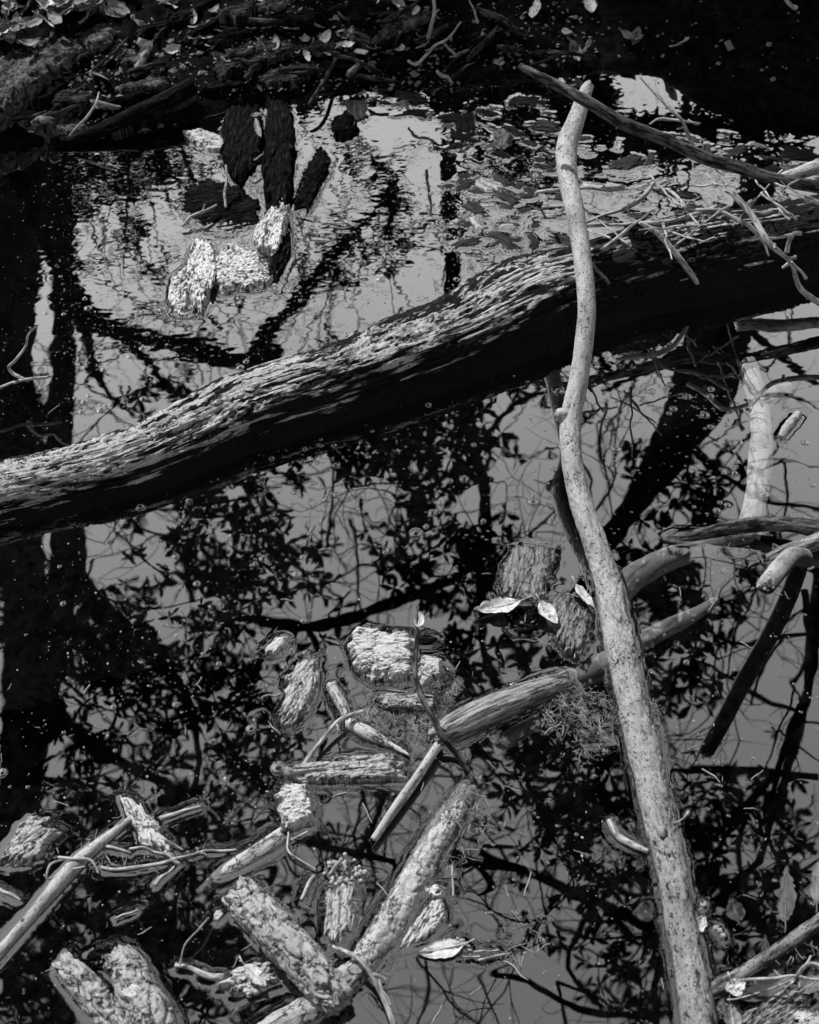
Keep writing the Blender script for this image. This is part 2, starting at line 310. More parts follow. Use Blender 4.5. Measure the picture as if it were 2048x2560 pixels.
# ------------------------------------------------------------------ builders for the things in the pond
def bark_disp(amp, fs, fc, ridged=True, seed=0, lump=0, crack=None):
    def f(S, TH, gr):
        d = amp * fbm(gr * np.array([fs, fc, fc]) + seed, 4, ridged)
        if lump: d = d + lump * fbm(gr * np.array([9, 14, 14]) + seed + 3, 2)
        if crack: d = d - crack[2] * np.clip(1 - worley(gr * np.array([crack[0], crack[1], crack[1]]) + fbm(gr * 60 + seed, 3)[:, None] * .9 + seed) / .22, 0, 1)
        return d
    return f
SEED = [0]
def limb(name, pts, mat, label, cat, ns=None, nr=12, amp=.14, fs=45, fc=160, group=None, lump=.28, parent=None, wet=False, capn=.3, crack=None, jag=.7):
    """a branch or twig laid along (px, py, width, z)"""
    P, r = pixtube(pts); SEED[0] += 3.7
    L = float(np.linalg.norm(np.diff(P, axis=0), axis=1).sum()); mr = float(np.mean(r))
    if ns is None: ns = int(min(400, max(12, L / max(mr * .5, .002))))
    if cat in ('twig', 'stick') or parent is not None:      # kinks
        C_ = resample(np.column_stack([P, r]), max(4, int(L / max(.018, 9 * mr)))); kk = rng.normal(size=(len(C_), 3)) * np.minimum(.0022, np.where(C_[:, 3:4] > .005, .12, .6) * C_[:, 3:4]); kk[0] = 0; C_[:, :3] += kk; C_[:, 3] *= 1 + rng.normal(size=len(C_)) * .12; Pk, rk = C_[:, :3], np.abs(C_[:, 3])
    else: Pk, rk = P, r
    V, F, gr = tube(Pk, rk, ns, nr, bark_disp(amp * mr, fs, fc, True, SEED[0], lump * mr, crack), capn=capn if nr < 20 else .12, jag=jag if nr >= 18 else 0)
    o = add(name, V, F, mat, parent, attr=gr + SEED[0], wet=wet)
    if parent is None:
        tag(o, label, cat, group)
        if cat == 'twig' and L > .07:          # short side shoots
            for q in range(int(min(5, 1 + L / .09))):
                u = rng.uniform(.12, .92) * (len(P) - 1); i = int(u); p = P[i] + (P[min(i + 1, len(P) - 1)] - P[i]) * (u - i); d = P[min(i + 1, len(P) - 1)] - P[i]; d /= np.linalg.norm(d) + 1e-9
                e = rng.normal(size=3) * [1, 1, .5] + d * .8; e /= np.linalg.norm(e); l = rng.uniform(.005, .02)
                Vs, Fs, gs = tube([p, p + e * l * .5, p + e * l + rng.normal(size=3) * l * .15], [mr * .7, mr * .5, mr * .4], 10, 7, bark_disp(mr * .15, 60, 200, True, q)); add('side_shoot', Vs, Fs, mat, o, attr=gs)
    return o
def slab(name, poly, mat, label, cat='bark slab', z=.0, thick=.012, ang=0., rough=.004, arch=.0, tilt=(0, 0), na=190, nr=34, steps=.5, fs=18, fc=80, group=None, skirt=.03, parent=None, edge=.20, crack=.0035, wet=True, base=None):
    """a floating plate of bark: outline on the pond, layered broken top, thickness below the water"""
    SEED[0] += 5.3
    z0 = z if base is None else base
    P = np.array([W(a, b, z0)[:2] for a, b in poly]); Pc = np.vstack([P, P[:1]])
    d = np.concatenate([[0], np.cumsum(np.linalg.norm(np.diff(Pc, axis=0), axis=1))]); u = np.linspace(0, d[-1], na, endpoint=False)
    O = np.column_stack([np.interp(u, d, Pc[:, 0]), np.interp(u, d, Pc[:, 1])])
    O = (np.roll(O, 1, 0) + 6 * O + np.roll(O, -1, 0)) / 8
    c = P.mean(0); size = np.sqrt(np.abs(np.sum(P[:, 0] * np.roll(P[:, 1], -1) - P[:, 1] * np.roll(P[:, 0], -1))) / 2)
    O = O + (O - c) / (np.linalg.norm(O - c, axis=1)[:, None] + 1e-9) * (fbm(np.column_stack([O * 75, np.full(na, SEED[0])]), 5) * .13 * size)[:, None]
    d_a = np.array([math.cos(ang), math.sin(ang)]); a_o = (O - c) @ d_a; b_o = (O - c) @ np.array([-d_a[1], d_a[0]]); am = np.abs(a_o).max()
    jag = 1.5 * fbm(np.column_stack([b_o * 210, np.sign(a_o) * 5, np.full(na, SEED[0] + .7)]), 4) * .30 + np.floor(fbm(np.column_stack([b_o * 70, np.sign(a_o) * 5, np.full(na, SEED[0] + 2.7)]), 2) * 4) / 4 * .45
    O = O + d_a[None] * (np.sign(a_o) * np.clip(np.abs(a_o) / am * 1.6 - .5, 0, 1) * jag * min(am, .04))[:, None]
    thick = thick * .72
    if tilt == (0, 0): tilt = (rng.normal() * .05, rng.normal() * .05)
    k = np.linspace(0.02, 1, nr) ** .8
    XY = c + (O[None] - c) * k[:, None, None]; XY = XY.reshape(-1, 2); K = np.repeat(k, na)
    ca, sa = math.cos(ang), math.sin(ang); q = XY - c
    a = q[:, 0] * ca + q[:, 1] * sa; b = -q[:, 0] * sa + q[:, 1] * ca
    gr = np.column_stack([a, b, np.full(len(a), .1 * SEED[0])])
    n1 = fbm(gr * np.array([fs, fc, 1]) + SEED[0], 4, True); n2 = fbm(gr * np.array([fs * .8, fc * .35, 1]) + SEED[0] + 9, 3)
    lay = np.floor(n2 * 3.2 + .5) / 3.2
    nE = fbm(gr * np.array([50, 70, 1]) + SEED[0] + 21, 3)
    prof = np.clip((K - (1 - edge) + nE * .25) / edge, 0, 1); prof = 1 - (np.floor(prof * 3.999) / 4 * .6 + prof * .3)
    wl = worley(np.column_stack([a * 34, b * 60, np.full(len(a), SEED[0])]) + (fbm(gr * np.array([60, 60, 1]), 3) * .9)[:, None])
    Z = z0 + thick * prof + .65 * rough * n1 + steps * thick * lay * prof + tilt[0] * a + tilt[1] * b - arch * (b / size) ** 2 * 2
    Z = Z + rough * .45 * fbm(gr * np.array([130, 220, 1]) + 3, 3) - min(crack, thick * .4) * np.clip(1 - wl / .14, 0, 1) * (n2 > .08)
    V = np.column_stack([XY, Z])
    ob = V[-na:]
    sk1 = ob.copy(); sk1[:, :2] = c + (sk1[:, :2] - c) * 1.01; sk1[:, 2] = np.minimum(ob[:, 2] - .002, z0 + .0005 if base is None else ob[:, 2] - skirt * .5)
    sk2 = ob.copy(); sk2[:, :2] = c + (sk2[:, :2] - c) * .96; sk2[:, 2] = np.minimum(sk1[:, 2] - .003, z0 - skirt)
    V = np.vstack([V, sk1, sk2, [[c[0], c[1], z0 - skirt]], [[c[0], c[1], Z[:na].mean()]]])
    gr = np.vstack([gr, gr[-na:], gr[-na:], [[0, 0, 0]], [[0, 0, .1 * SEED[0]]]])
    F = grid_faces(nr + 2, na, True); j = np.arange(na); j2 = (j + 1) % na
    bot = np.stack([(nr + 1) * na + j, (nr + 1) * na + j2, np.full(na, (nr + 2) * na)], -1)
    top = np.stack([j2, j, np.full(na, (nr + 2) * na + 1)], -1)
    area = np.sum(P[:, 0] * np.roll(P[:, 1], -1) - P[:, 1] * np.roll(P[:, 0], -1))
    if area > 0: F, bot, top = F[:, ::-1], bot[:, ::-1], top[:, ::-1]
    o = add(name, V, [F, bot, top], mat, parent, attr=gr, wet=False)
    if wet: WATER_PTS.append(sk1[:, :2])
    if wet and size > .042 and thick > .006 and cat not in ('board', 'beam'):   # broken layers of bark lying on it
        for q in range(2 if size < .08 else 3):
            o_ = c + (P - c) * np.array([rng.uniform(.35, .6), rng.uniform(.35, .6)]) + d_a * am * rng.uniform(-.4, .4) + np.array([-d_a[1], d_a[0]]) * rng.normal() * size * .12
            pxs = []
            for p_ in o_:
                v_ = np.array([p_[0], p_[1], z0 + thick]) - CAM; f_ = np.dot(v_, FW); pxs.append((1024 + FPX * v_[0] / f_, 1280 - FPX * np.dot(v_, UP) / f_))
            slab('bark_layer', pxs, mat, '', base=z0 + thick * rng.uniform(.85, 1.05), thick=rng.uniform(.003, .006), ang=ang + rng.normal() * .1, rough=rough * .6, skirt=.005, parent=o, wet=False, na=90, nr=16, tilt=tilt, steps=.4)
    if wet and size > .04 and cat not in ('board', 'beam'):        # chips and straw lying on it
        pick = V[:na * (nr - 6)][rng.integers(0, na * (nr - 6), int(size * 330))]; VV, FF = [], []
        for q in pick:
            t = rng.uniform(0, 6.28); L_ = rng.lognormal(-5.0, .5); w_ = min(L_ * .3, rng.uniform(.0004, .0014)); e1 = np.array([math.cos(t), math.sin(t), rng.normal() * .2]) * L_ * .5; e2 = np.array([-math.sin(t), math.cos(t), 0]) * w_; kk = len(VV); q = q + [0, 0, w_ * .5]
            VV += [q + e1, q + e2, q - e1, q - e2, q + [0, 0, w_]]; FF += [(kk + x, kk + y, kk + 4) for x, y in ((0, 1), (1, 2), (2, 3), (3, 0))]
        cr_ = add('crumbs', VV, np.array(FF), M['raft'], o, smooth=False); cr_['kind'] = 'stuff'
    if parent is None: tag(o, label, cat, group)
    return o
def leaf_mesh(L, Wd, fold=.15, curl=.25, n=14, m=7, thick=.0006, ragged=.0, seed=0):
    u = np.linspace(0, 1, n); v = np.linspace(-1, 1, m); U, Vv = np.meshgrid(u, v, indexing='ij'); U, Vv = U.ravel(), Vv.ravel()
    half = Wd / 2 * np.sin(np.pi * np.clip(U, .01, .99) ** .8) ** .75
    half = half * (1 + 1.6 * ragged * fbm(np.column_stack([U * 5, np.sign(Vv) * 3, np.full(len(U), seed)]), 4) - .5 * ragged * (fbm(np.column_stack([U * 16, np.sign(Vv) * 3, np.full(len(U), seed + 4.)]), 2) > .22))
    x = (U - .5) * L; y = Vv * half
    z = fold * np.abs(y) + curl * L * ((U - .5) ** 2) * 1.5 + .06 * L * (U - .5) * Vv * np.sin(seed * 5) + .22 * Wd * fbm(np.column_stack([U * 4, Vv * 2, np.full(len(U), seed + .5)]), 3)
    V = np.column_stack([x, y, z]); V2 = V - np.array([0, 0, thick])
    F = grid_faces(n, m)
    k = n * m
    idx = np.arange(k).reshape(n, m); rim = np.concatenate([idx[:, 0], idx[-1, 1:], idx[::-1, -1][1:], idx[0, ::-1][1:-1]])
    r2 = np.roll(rim, -1); side = np.stack([rim, r2, r2 + k, rim + k], -1)
    return np.vstack([V, V2]), [F[:, ::-1], F + k, side], np.vstack([V, V2]) * np.array([1, 1, 1])
def rotz(V, a): c, s = math.cos(a), math.sin(a); return np.column_stack([V[:, 0] * c - V[:, 1] * s, V[:, 0] * s + V[:, 1] * c, V[:, 2]])
def leaf(px0, px1, wpx, z, mat, label, fold=.15, curl=.15, ragged=.25, stem=True, group=None, name='fallen_leaf', wet=False):
    """a fallen leaf from stalk end px0 to tip px1"""
    A, B = W(*px0, z), W(*px1, z); L = float(np.linalg.norm(B - A)); a = math.atan2(B[1] - A[1], B[0] - A[0]); SEED[0] += 1.3
    V, F, gr = leaf_mesh(L, wpx * depth(A) / FPX, fold, curl, ragged=ragged, seed=SEED[0], n=22, m=11)
    V = rotz(V, a) + (A + B) / 2
    e = empty(name, ((A + B) / 2), label, 'leaf', group)
    bl = add('blade', V, F, mat, e, attr=gr + SEED[0], wet=wet)
    zr = curl * L * .375 + .0012
    mid = np.array([A + (B - A) * t + np.array([0, 0, curl * L * (t - .5) ** 2 * 1.5 + .0008]) for t in (0, .3, .6, .95)])
    Vt, Ft, g2 = tube(mid, [.0011, .0009, .0006, .0003], 10, 6); add('midrib', Vt, Ft, M['straw'], bl, attr=g2)
    if stem:
        d = (A - B) / L; st = np.array([mid[0], A + d * L * .12 + [0, 0, zr + .004], A + d * L * .25 + [0, .003, zr + .003]])
        Vt, Ft, g2 = tube(st, [.0010, .0008, .0010], 8, 6); add('stem', Vt, Ft, M['straw'], e, attr=g2)
    return e

# ------------------------------------------------------------------ the big fallen log
edges = [(-330, 1235, 1400), (0, 1145, 1332), (300, 1072, 1268), (500, 985, 1192), (620, 922, 1146), (830, 858, 1082), (1000, 790, 1022), (1150, 735, 968), (1290, 655, 915), (1380, 630, 872), (1480, 610, 838), (1620, 565, 800), (1760, 530, 775), (1900, 520, 740), (2048, 495, 700), (2300, 440, 620)]
LP, LR = [], []
for px, t, b in edges:
    A, B = W(px, t), W(px, b); S = (A[1] - B[1]); al = math.atan(.42); rr = S * math.cos(al) / 2.45
    x = B[0] * (A[1] / B[1]) if False else B[0]
    LP.append([x + (A[0] - B[0]) * .35, B[1] + rr / math.cos(al) * .95, .008]); LR.append(rr * .86)
def log_prof(S, TH):
    p = 2.9; t = TH + .25
    return (np.abs(np.cos(t)) ** p + np.abs(np.sin(t)) ** p) ** (-1 / p) * .97
def log_disp(S, TH, gr):
    n = fbm(gr * np.array([6, 130, 130]), 4, True); n2 = fbm(gr * np.array([6, 38, 38]) + 7, 5); n3 = fbm(gr * np.array([26, 280, 280]) + 3, 2, True)
    lay = np.floor((n2 + .3 * n) * 6) / 6
    brk = np.clip(1 - worley(gr * np.array([14, 44, 44]) + fbm(gr * np.array([40, 90, 90]), 3)[:, None] * .9) / .16, 0, 1) * (pn(gr * np.array([6, 14, 14]) + 40) > -.05)
    return .0052 * n + .011 * lay + .0045 * n3 - .006 * brk + .008 * fbm(gr * np.array([4, 8, 8]) + 31, 3) - .001
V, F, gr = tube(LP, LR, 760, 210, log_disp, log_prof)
big = tag(add('fallen_log', V, F, M['log'], attr=gr, wet=True), 'big rotten fallen log with splintered pale top and shaded black front, lying across the pond', 'log')
# splinters standing off the weathered top of the log
LPa = resample(np.column_stack([LP, LR]), 400)
for k in range(46):
    i = int(rng.integers(60, 330)); n = int(rng.integers(10, 34)); j = min(i + n, 399); th = rng.uniform(-.9, 1.0)
    P = []
    for q in np.linspace(i, j, 6):
        c = LPa[int(q)]; rr = c[3] * float(log_prof(0, np.array([th]))[0]) + .006
        P.append([c[0] + .38 * math.sin(th) * rr, c[1] - .92 * math.sin(th) * rr, c[2] + math.cos(th) * rr])
    wd = rng.uniform(.0015, .004)
    Vt, Ft, g2 = tube(P, [wd * .3, wd, wd, wd * .9, wd * .7, wd * .2], 26, 7, bark_disp(.001, 40, 300, True, k))
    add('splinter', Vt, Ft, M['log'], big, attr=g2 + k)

# ------------------------------------------------------------------ the long bent branch
bpts = [(1474, 212, 26, .26), (1464, 230, 34, .255), (1440, 300, 46, .245), (1418, 365, 56, .24), (1420, 440, 50, .235), (1440, 540, 48, .225), (1456, 640, 47, .21), (1467, 760, 47, .185), (1460, 860, 48, .15), (1445, 960, 50, .115), (1428, 1040, 58, .09), (1428, 1130, 58, .07), (1448, 1240, 62, .045), (1490, 1370, 68, .022), (1528, 1490, 76, .008), (1548, 1600, 78, .006), (1572, 1720, 79, .006), (1602, 1850, 82, .006), (1632, 1970, 86, .006), (1662, 2090, 86, .006), (1690, 2230, 82, .006), (1718, 2380, 84, .004), (1740, 2500, 92, .004), (1760, 2640, 94, .0)]
P, r = pixtube(bpts)
def branch_disp(S, TH, gr):
    k = np.clip((S - .75) / .5, 0, 1)
    w_ = worley(gr * np.array([70, 120, 120]) + fbm(gr * 90, 3)[:, None] * .8)
    return (.0008 + .0016 * k) * fbm(gr * np.array([60, 110, 110]), 4, True) - (.0006 + .0022 * k) * np.clip(1 - w_ / .12, 0, 1) * (pn(gr * 30 + 3) > .22 - .25 * k) + .004 * fbm(gr * np.array([14, 25, 25]) + 4, 3) * (.35 + k) - k * .006 * np.clip(fbm(gr * np.array([45, 120, 120]) + 8, 3) - .25, 0, 1)
r = [q * (.95 if i < 10 else .88) for i, q in enumerate(r)]
V, F, gr = tube(P, r, 620, 84, branch_disp, capn=.1, jag=.9)
br = tag(add('bent_branch', V, F, M['branch'], attr=gr, wet=True), 'long pale bent branch running down from the log to the near water', 'branch')
kn = W(1408, 1040, .095); Vt, Ft, g2 = tube([kn + [.004, 0, -.004], kn + [-.006, 0, .003], kn + [-.012, -.004, .004]], [.013, .011, .004], 14, 20, bark_disp(.002, 80, 120, True, 2)); add('knot', Vt, Ft, M['branch'], br, attr=g2)
kn = W(1402, 372, .25); Vt, Ft, g2 = tube([kn + [.01, 0, -.004], kn + [-.005, 0, .003]], [.014, .006], 10, 18, bark_disp(.002, 80, 120, True, 5)); add('knot', Vt, Ft, M['branch'], br, attr=g2)
def scar(px, py, L, Wd, ang, z, depth_=.003):
    c = W(px, py, z); n, m = 16, 40; rr = np.linspace(0, 1, n); th = np.linspace(0, 2 * np.pi, m, endpoint=False); RR, TH = np.meshgrid(rr, th, indexing='ij'); RR, TH = RR.ravel(), TH.ravel()
    edge = 1 + .35 * fbm(np.column_stack([np.cos(TH) * 1.6, np.sin(TH) * 1.6, TH * 0 + px]), 4)
    x, y = RR * np.cos(TH) * L * edge, RR * np.sin(TH) * Wd * edge
    zz = -.0045 * np.clip((RR - .7) / .3, 0, 1) ** 2 - 22 * y * y + .0008 * fbm(np.column_stack([x * 60, y * 700, x * 0]), 3)
    V = rotz(np.column_stack([x, y, zz]), ang)
    add('cut_scar', V + c, grid_faces(n, m, True), M['branch'], br, attr=np.column_stack([x * .6 + 1.1, y * 2, zz]))
scar(1535, 1516, .030, .010, R(106), .0325); scar(1643, 2040, .034, .009, R(102), .0345)
P, r = pixtube([(1523, 2050, 13, .006), (1545, 2090, 16, .004), (1582, 2112, 15, .006), (1620, 2128, 10, .008)])
Vt, Ft, g2 = tube(P, r, 40, 14, bark_disp(.0012, 60, 200, True, 9)); add('side_twig', Vt, Ft, M['twig'], br, attr=g2, wet=True)

# ------------------------------------------------------------------ raised branches and twigs, upper right
limb('leaning_branch', [(1300, 165, 10, .40), (1345, 188, 15, .395), (1410, 222, 22, .38), (1475, 258, 26, .37), (1560, 308, 29, .34), (1680, 356, 29, .30), (1765, 396, 30, .27), (1850, 420, 31, .25), (1930, 445, 30, .24), (2048, 467, 30, .22), (2260, 490, 34, .18)], M['dark_limb'], 'dark thin branch crossing over the pale bent branch near its top', 'branch', nr=26, ns=320, amp=.12)
limb('dead_branch', [(1940, 455, 28, .19), (2000, 432, 30, .20), (2048, 416, 32, .21), (2240, 350, 34, .24)], M['pale_slab'], 'short pale branch resting under the dark leaning branch at the edge', 'branch', nr=22, ns=80, amp=.14)
TW = 'twig'
limb('twig', [(1338, 490, 6, .02), (1350, 478, 8, .10), (1400, 474, 9, .12), (1480, 472, 9, .12), (1558, 470, 11, .115)], M['twig'], 'straight pale twig passing behind the bent branch above the log', TW)
o = limb('twig', [(1464, 557, 9, .05), (1513, 538, 9, .06), (1569, 521, 10, .07), (1610, 493, 11, .09), (1640, 451, 7, .11)], M['twig'], 'curved pale twig rising to the right beside the bent branch', TW)
limb('twig_spur', [(1568, 521, 8, .07), (1574, 530, 5, .072)], M['twig'], '', '', parent=o)
limb('twig', [(1464, 566, 7, .12), (1565, 560, 8, .13), (1640, 559, 9, .14), (1719, 538, 9, .15), (1806, 512, 7, .16)], M['twig'], 'long thin twig lying along the back edge of the log', TW)
o = limb('twig', [(1659, 481, 5, .10), (1664, 474, 6, .13), (1678, 478, 7, .15), (1719, 521, 9, .20), (1776, 527, 8, .21), (1813, 530, 9, .21), (1881, 572, 10, .20), (1922, 613, 9, .19)], M['twig'], 'hooked pale twig draped over the log right of the branch', TW)
limb('twig_spur', [(1881, 572, 7, .20), (1905, 600, 6, .18), (1922, 640, 4, .16)], M['twig'], '', '', parent=o)
limb('twig_spur', [(1845, 552, 6, .205), (1858, 566, 7, .2), (1856, 566, 4, .2)], M['twig'], '', '', parent=o)
o = limb('knobbly_twig', [(1832, 483, 14, .25), (1862, 489, 15, .25), (1876, 522, 16, .24), (1888, 560, 17, .23), (1918, 602, 16, .22), (1967, 630, 15, .21), (1979, 669, 12, .17), (1990, 707, 15, .14), (2012, 728, 17, .12), (2048, 756, 14, .10), (2130, 830, 14, .06)], M['twig'], 'knobbly pale dead twig zigzagging down over the dark end of the log', TW, nr=18, lump=.3)
limb('twig_spur', [(1967, 630, 12, .21), (1975, 594, 9, .24), (1985, 588, 9, .25), (2003, 582, 10, .26)], M['twig'], '', '', parent=o, nr=12, lump=.3)
limb('twig_spur', [(1975, 594, 8, .24), (1967, 588, 6, .25)], M['twig'], '', '', parent=o)
limb('twig_spur', [(1975, 645, 9, .2), (1990, 640, 8, .205)], M['twig'], '', '', parent=o)
limb('twig_spur', [(1979, 655, 6, .19), (2000, 678, 6, .17), (2016, 690, 9, .16)], M['twig'], '', '', parent=o)
limb('twig', [(1478, 655, 6, .16), (1499, 680, 7, .15), (1521, 710, 8, .14)], M['limb'], 'short dark splinter twig leaning on the log right of the branch', TW)
limb('twig', [(1600, 190, 6, .35), (1710, 310, 9, .30), (1722, 345, 10, .27), (1740, 380, 8, .25)], M['twig'], 'thin stem standing up behind the dark leaning branch', TW)
limb('twig', [(1625, 310, 4, .10), (1660, 295, 7, .09), (1710, 305, 5, .09), (1752, 309, 4, .08)], M['twig'], 'thin bare twig over the bright water patch at the far right', TW)
limb('twig', [(2012, 505, 7, .20), (2048, 497, 8, .20), (2120, 480, 8, .20)], M['twig'], 'short twig lying on the log end by the picture edge', TW)
limb('twig', [(1880, 530, 6, .215), (1930, 531, 8, .215)], M['twig'], 'tiny straight stick lying flat on the dark log end', TW)
limb('twig', [(1083, -20, 7, .30), (1088, 30, 8, .26), (1080, 65, 8, .22), (1071, 92, 9, .18)], M['twig'], 'pale upright twig hanging over the far bank', TW)
o = limb('twig', [(1152, 55, 4, .18), (1128, 92, 4, .16), (1108, 106, 7, .14), (1090, 112, 6, .13), (1062, 140, 6, .11), (1040, 158, 7, .10), (1018, 155, 6, .09)], M['twig'], 'wiry twig zigzagging down the dark far bank', TW)
limb('twig_spur', [(1112, 110, 5, .14), (1128, 128, 6, .12), (1144, 139, 6, .11)], M['twig'], '', '', parent=o)
limb('twig', [(1172, -10, 4, .32), (1184, 25, 5, .26), (1196, 58, 5, .22)], M['twig'], 'fine dark twig at the top of the far bank', TW)
limb('twig', [(1955, -15, 9, .36), (1972, 4, 10, .34), (1988, 21, 13, .32)], M['twig'], 'blunt pale twig end poking in at the upper right corner', TW)
limb('twig', [(248, 230, 4, .10), (238, 262, 6, .085), (215, 297, 6, .06), (172, 338, 4, .03)], M['twig'], 'curved pale stem lying over the left bank edge', TW)
limb('twig', [(82, 28, 3, .22), (110, 45, 5, .2), (135, 68, 5, .19)], M['twig'], 'short pale stalk among the litter leaves on the bank', TW)
limb('twig', [(1092, 177, 7, .08), (1112, 195, 9, .06), (1132, 203, 6, .05)], M['twig'], 'short stub of twig at the foot of the far bank', TW)
o = limb('forked_twig', [(-30, 985, 9, .05), (0, 972, 9, .052), (30, 959, 9, .055), (60, 948, 10, .06), (122, 943, 6, .06)], M['twig'], 'forked pale twig reaching in over the black water on the left', TW)
limb('twig_spur', [(60, 948, 8, .06), (40, 935, 8, .065), (15, 928, 8, .07), (36, 900, 7, .10), (62, 866, 6, .12), (78, 830, 5, .15), (89, 817, 5, .16)], M['twig'], '', '', parent=o)
limb('twig_spur', [(80, 828, 4, .15), (76, 819, 4, .16)], M['twig'], '', '', parent=o)

# ------------------------------------------------------------------ right side: root, stub, sunken branches
limb('arching_root', [(1660, 1352, 20, -.012), (1730, 1340, 26, .0), (1796, 1326, 30, .012), (1885, 1312, 34, .022), (1975, 1312, 36, .03), (2048, 1324, 40, .03), (2200, 1360, 50, .02)], M['dark_limb'], 'dark arching root at the right edge with a lit rough top', 'root', nr=28, ns=160, amp=.25, wet=True)
o = limb('broken_root', [(2070, 1340, 46, .03), (2020, 1362, 34, .018), (1960, 1378, 28, .006), (1920, 1398, 22, -.004)], M['wet_log'], 'wet dark broken root end below the arching root', 'root', nr=22, amp=.3, wet=True)
a, b = W(2004, 1396, -.02), np.array([.512, 1.088, .239])
st = [a + [0, 0, -.05], a, a + (b - a) * .3 + [.012, .0, .02], a + (b - a) * .65 + [.010, .01, .03], b]
V, F, gr = tube(st, [.0150, .0145, .0145, .0142, .0130], 110, 46, bark_disp(.0010, 40, 140, True, 5, .0015), capn=.5)
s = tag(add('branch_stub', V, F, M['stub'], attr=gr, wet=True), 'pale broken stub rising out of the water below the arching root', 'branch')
for k in range(7):
    d = (b - a) / np.linalg.norm(b - a); q = b + rng.normal(size=3) * .005
    Vt, Ft, g2 = tube([q - d * .01, q + d * .006, q + d * rng.uniform(.008, .018)], [.003, .0022, .0006], 8, 6); add('splinter', Vt, Ft, M['pale_slab'], s, attr=g2)
o = limb('sunken_branch', [(1873, 905, 30, -.06), (1880, 950, 44, -.05), (1897, 1010, 50, -.05), (1906, 1090, 50, -.05), (1898, 1170, 54, -.055), (1886, 1260, 58, -.06), (1870, 1330, 60, -.08)], M['drowned'], 'pale forked branch drowned upright under the water on the right', 'branch', nr=24)
limb('fork', [(1900, 1015, 40, -.05), (1930, 990, 36, -.045), (1972, 962, 22, -.04)], M['drowned'], '', '', parent=o, nr=18)
limb('sunken_branch', [(1540, 1500, 56, -.05), (1575, 1452, 62, -.045), (1640, 1412, 60, -.045), (1720, 1382, 52, -.045), (1800, 1355, 36, -.05), (1880, 1345, 24, -.06)], M['sunken'], 'pale curved branch drowned just right of the bent branch scar', 'branch', nr=24)
limb('sunken_branch', [(1500, 1672, 40, -.04), (1590, 1612, 46, -.045), (1660, 1575, 44, -.045), (1740, 1535, 30, -.06), (1790, 1500, 20, -.09)], M['sunken'], 'straight pale branch drowned behind the middle of the bent branch', 'branch', nr=24)
limb('wood_chip', [(1952, 1092, 14, .002), (1970, 1066, 22, .004), (1996, 1036, 18, .004)], M['pale_slab'], 'little pale wood chip floating beside the drowned forked branch', 'wood chip', nr=16, amp=.3, wet=True)

U_ = resample([W(1585, 556, .175), W(1610, 562, .17), W(1663, 609, .14), W(1712, 666, .10), W(1752, 722, .03)], 40); L_ = resample([W(1562, 566, .16), W(1590, 620, .13), W(1633, 668, .09), W(1680, 706, .05), W(1735, 735, .01)], 40)
tt_ = np.linspace(0, 1, 14); G = U_[:, None] * (1 - tt_)[None, :, None] + L_[:, None] * tt_[None, :, None]
nf = fbm(G.reshape(-1, 3) * 70, 4); G = G.reshape(-1, 3) + np.array([.2, -.7, .5]) * (.008 * nf + .006 * np.floor(fbm(G.reshape(-1, 3) * 35 + 4, 2) * 4) / 4)[:, None]; G2 = G + np.array([0, .008, -.006])
F_ = grid_faces(40, 14); ix = np.arange(560).reshape(40, 14); rim = np.concatenate([ix[:, 0], ix[-1, 1:], ix[::-1, -1][1:], ix[0, ::-1][1:-1]]); r2 = np.roll(rim, -1)
tag(add('bark_flap', np.vstack([G, G2]), [F_, F_[:, ::-1] + 560, np.stack([rim, rim + 560, r2 + 560, r2], -1)], M['bank_wood'], attr=np.vstack([G, G2])), 'ragged flap of bark leaning off the dark right end of the log', 'bark flap')
limb('twig', [(1600, 556, 10, .18), (1640, 580, 13, .165), (1680, 622, 14, .14), (1722, 676, 13, .10), (1752, 720, 9, .035)], M['pale_slab'], 'pale splintered strip along the edge of the bark flap', 'splinter', nr=12)
for k in range(16):
    px, py = rng.uniform(1480, 2040), 0; py = np.interp(px, [1480, 1620, 1760, 2048], [600, 560, 520, 490]) + rng.uniform(-60, 60); a = rng.normal() * .6 + .25; l = rng.uniform(50, 190); z = rng.uniform(.17, .24)
    pts = [(px + (t - .5) * l * math.cos(a), py + (t - .5) * l * math.sin(a), rng.uniform(3, 7), z + .04 * t) for t in np.linspace(0, 1, 4)]
    limb('twig', pts, M['twig'], 'thin dead twig strewn among others over the shaded end of the log', 'twig', group='thin dead twigs over the shaded end of the log', nr=8)
# ------------------------------------------------------------------ middle: wet log, slabs, sticks
limb('wet_log', [(1085, 1850, 46, -.004), (1130, 1822, 60, .004), (1200, 1786, 62, .006), (1290, 1748, 60, .004), (1360, 1724, 54, .0), (1420, 1706, 44, -.008)], M['wet_log'], 'glossy wet log floating left of the bent branch', 'log', nr=50, ns=200, amp=.22, fs=14, fc=160, wet=True)
limb('sunken_branch', [(1400, 1712, 52, -.036), (1470, 1680, 60, -.034), (1530, 1650, 58, -.036)], M['sunken'], 'pale drowned length between the wet log and the bent branch', 'branch', nr=22)
limb('sunken_branch', [(1225, 1880, 36, -.05), (1290, 1835, 40, -.05), (1350, 1800, 30, -.05)], M['sunken'], 'faint drowned stick below the glossy wet log', 'branch', nr=18)
slab('bark_slab', [(915, 1577), (953, 1583), (1033, 1590), (1040, 1653), (1045, 1700), (988, 1705), (939, 1705), (897, 1684), (876, 1660), (880, 1639), (873, 1618), (897, 1590)], M['pale_slab'], 'largest pale bark slab floating in the middle, mud hollow on its front', thick=.022, rough=.005, steps=.35, arch=.006, ang=.1, na=200, nr=46)
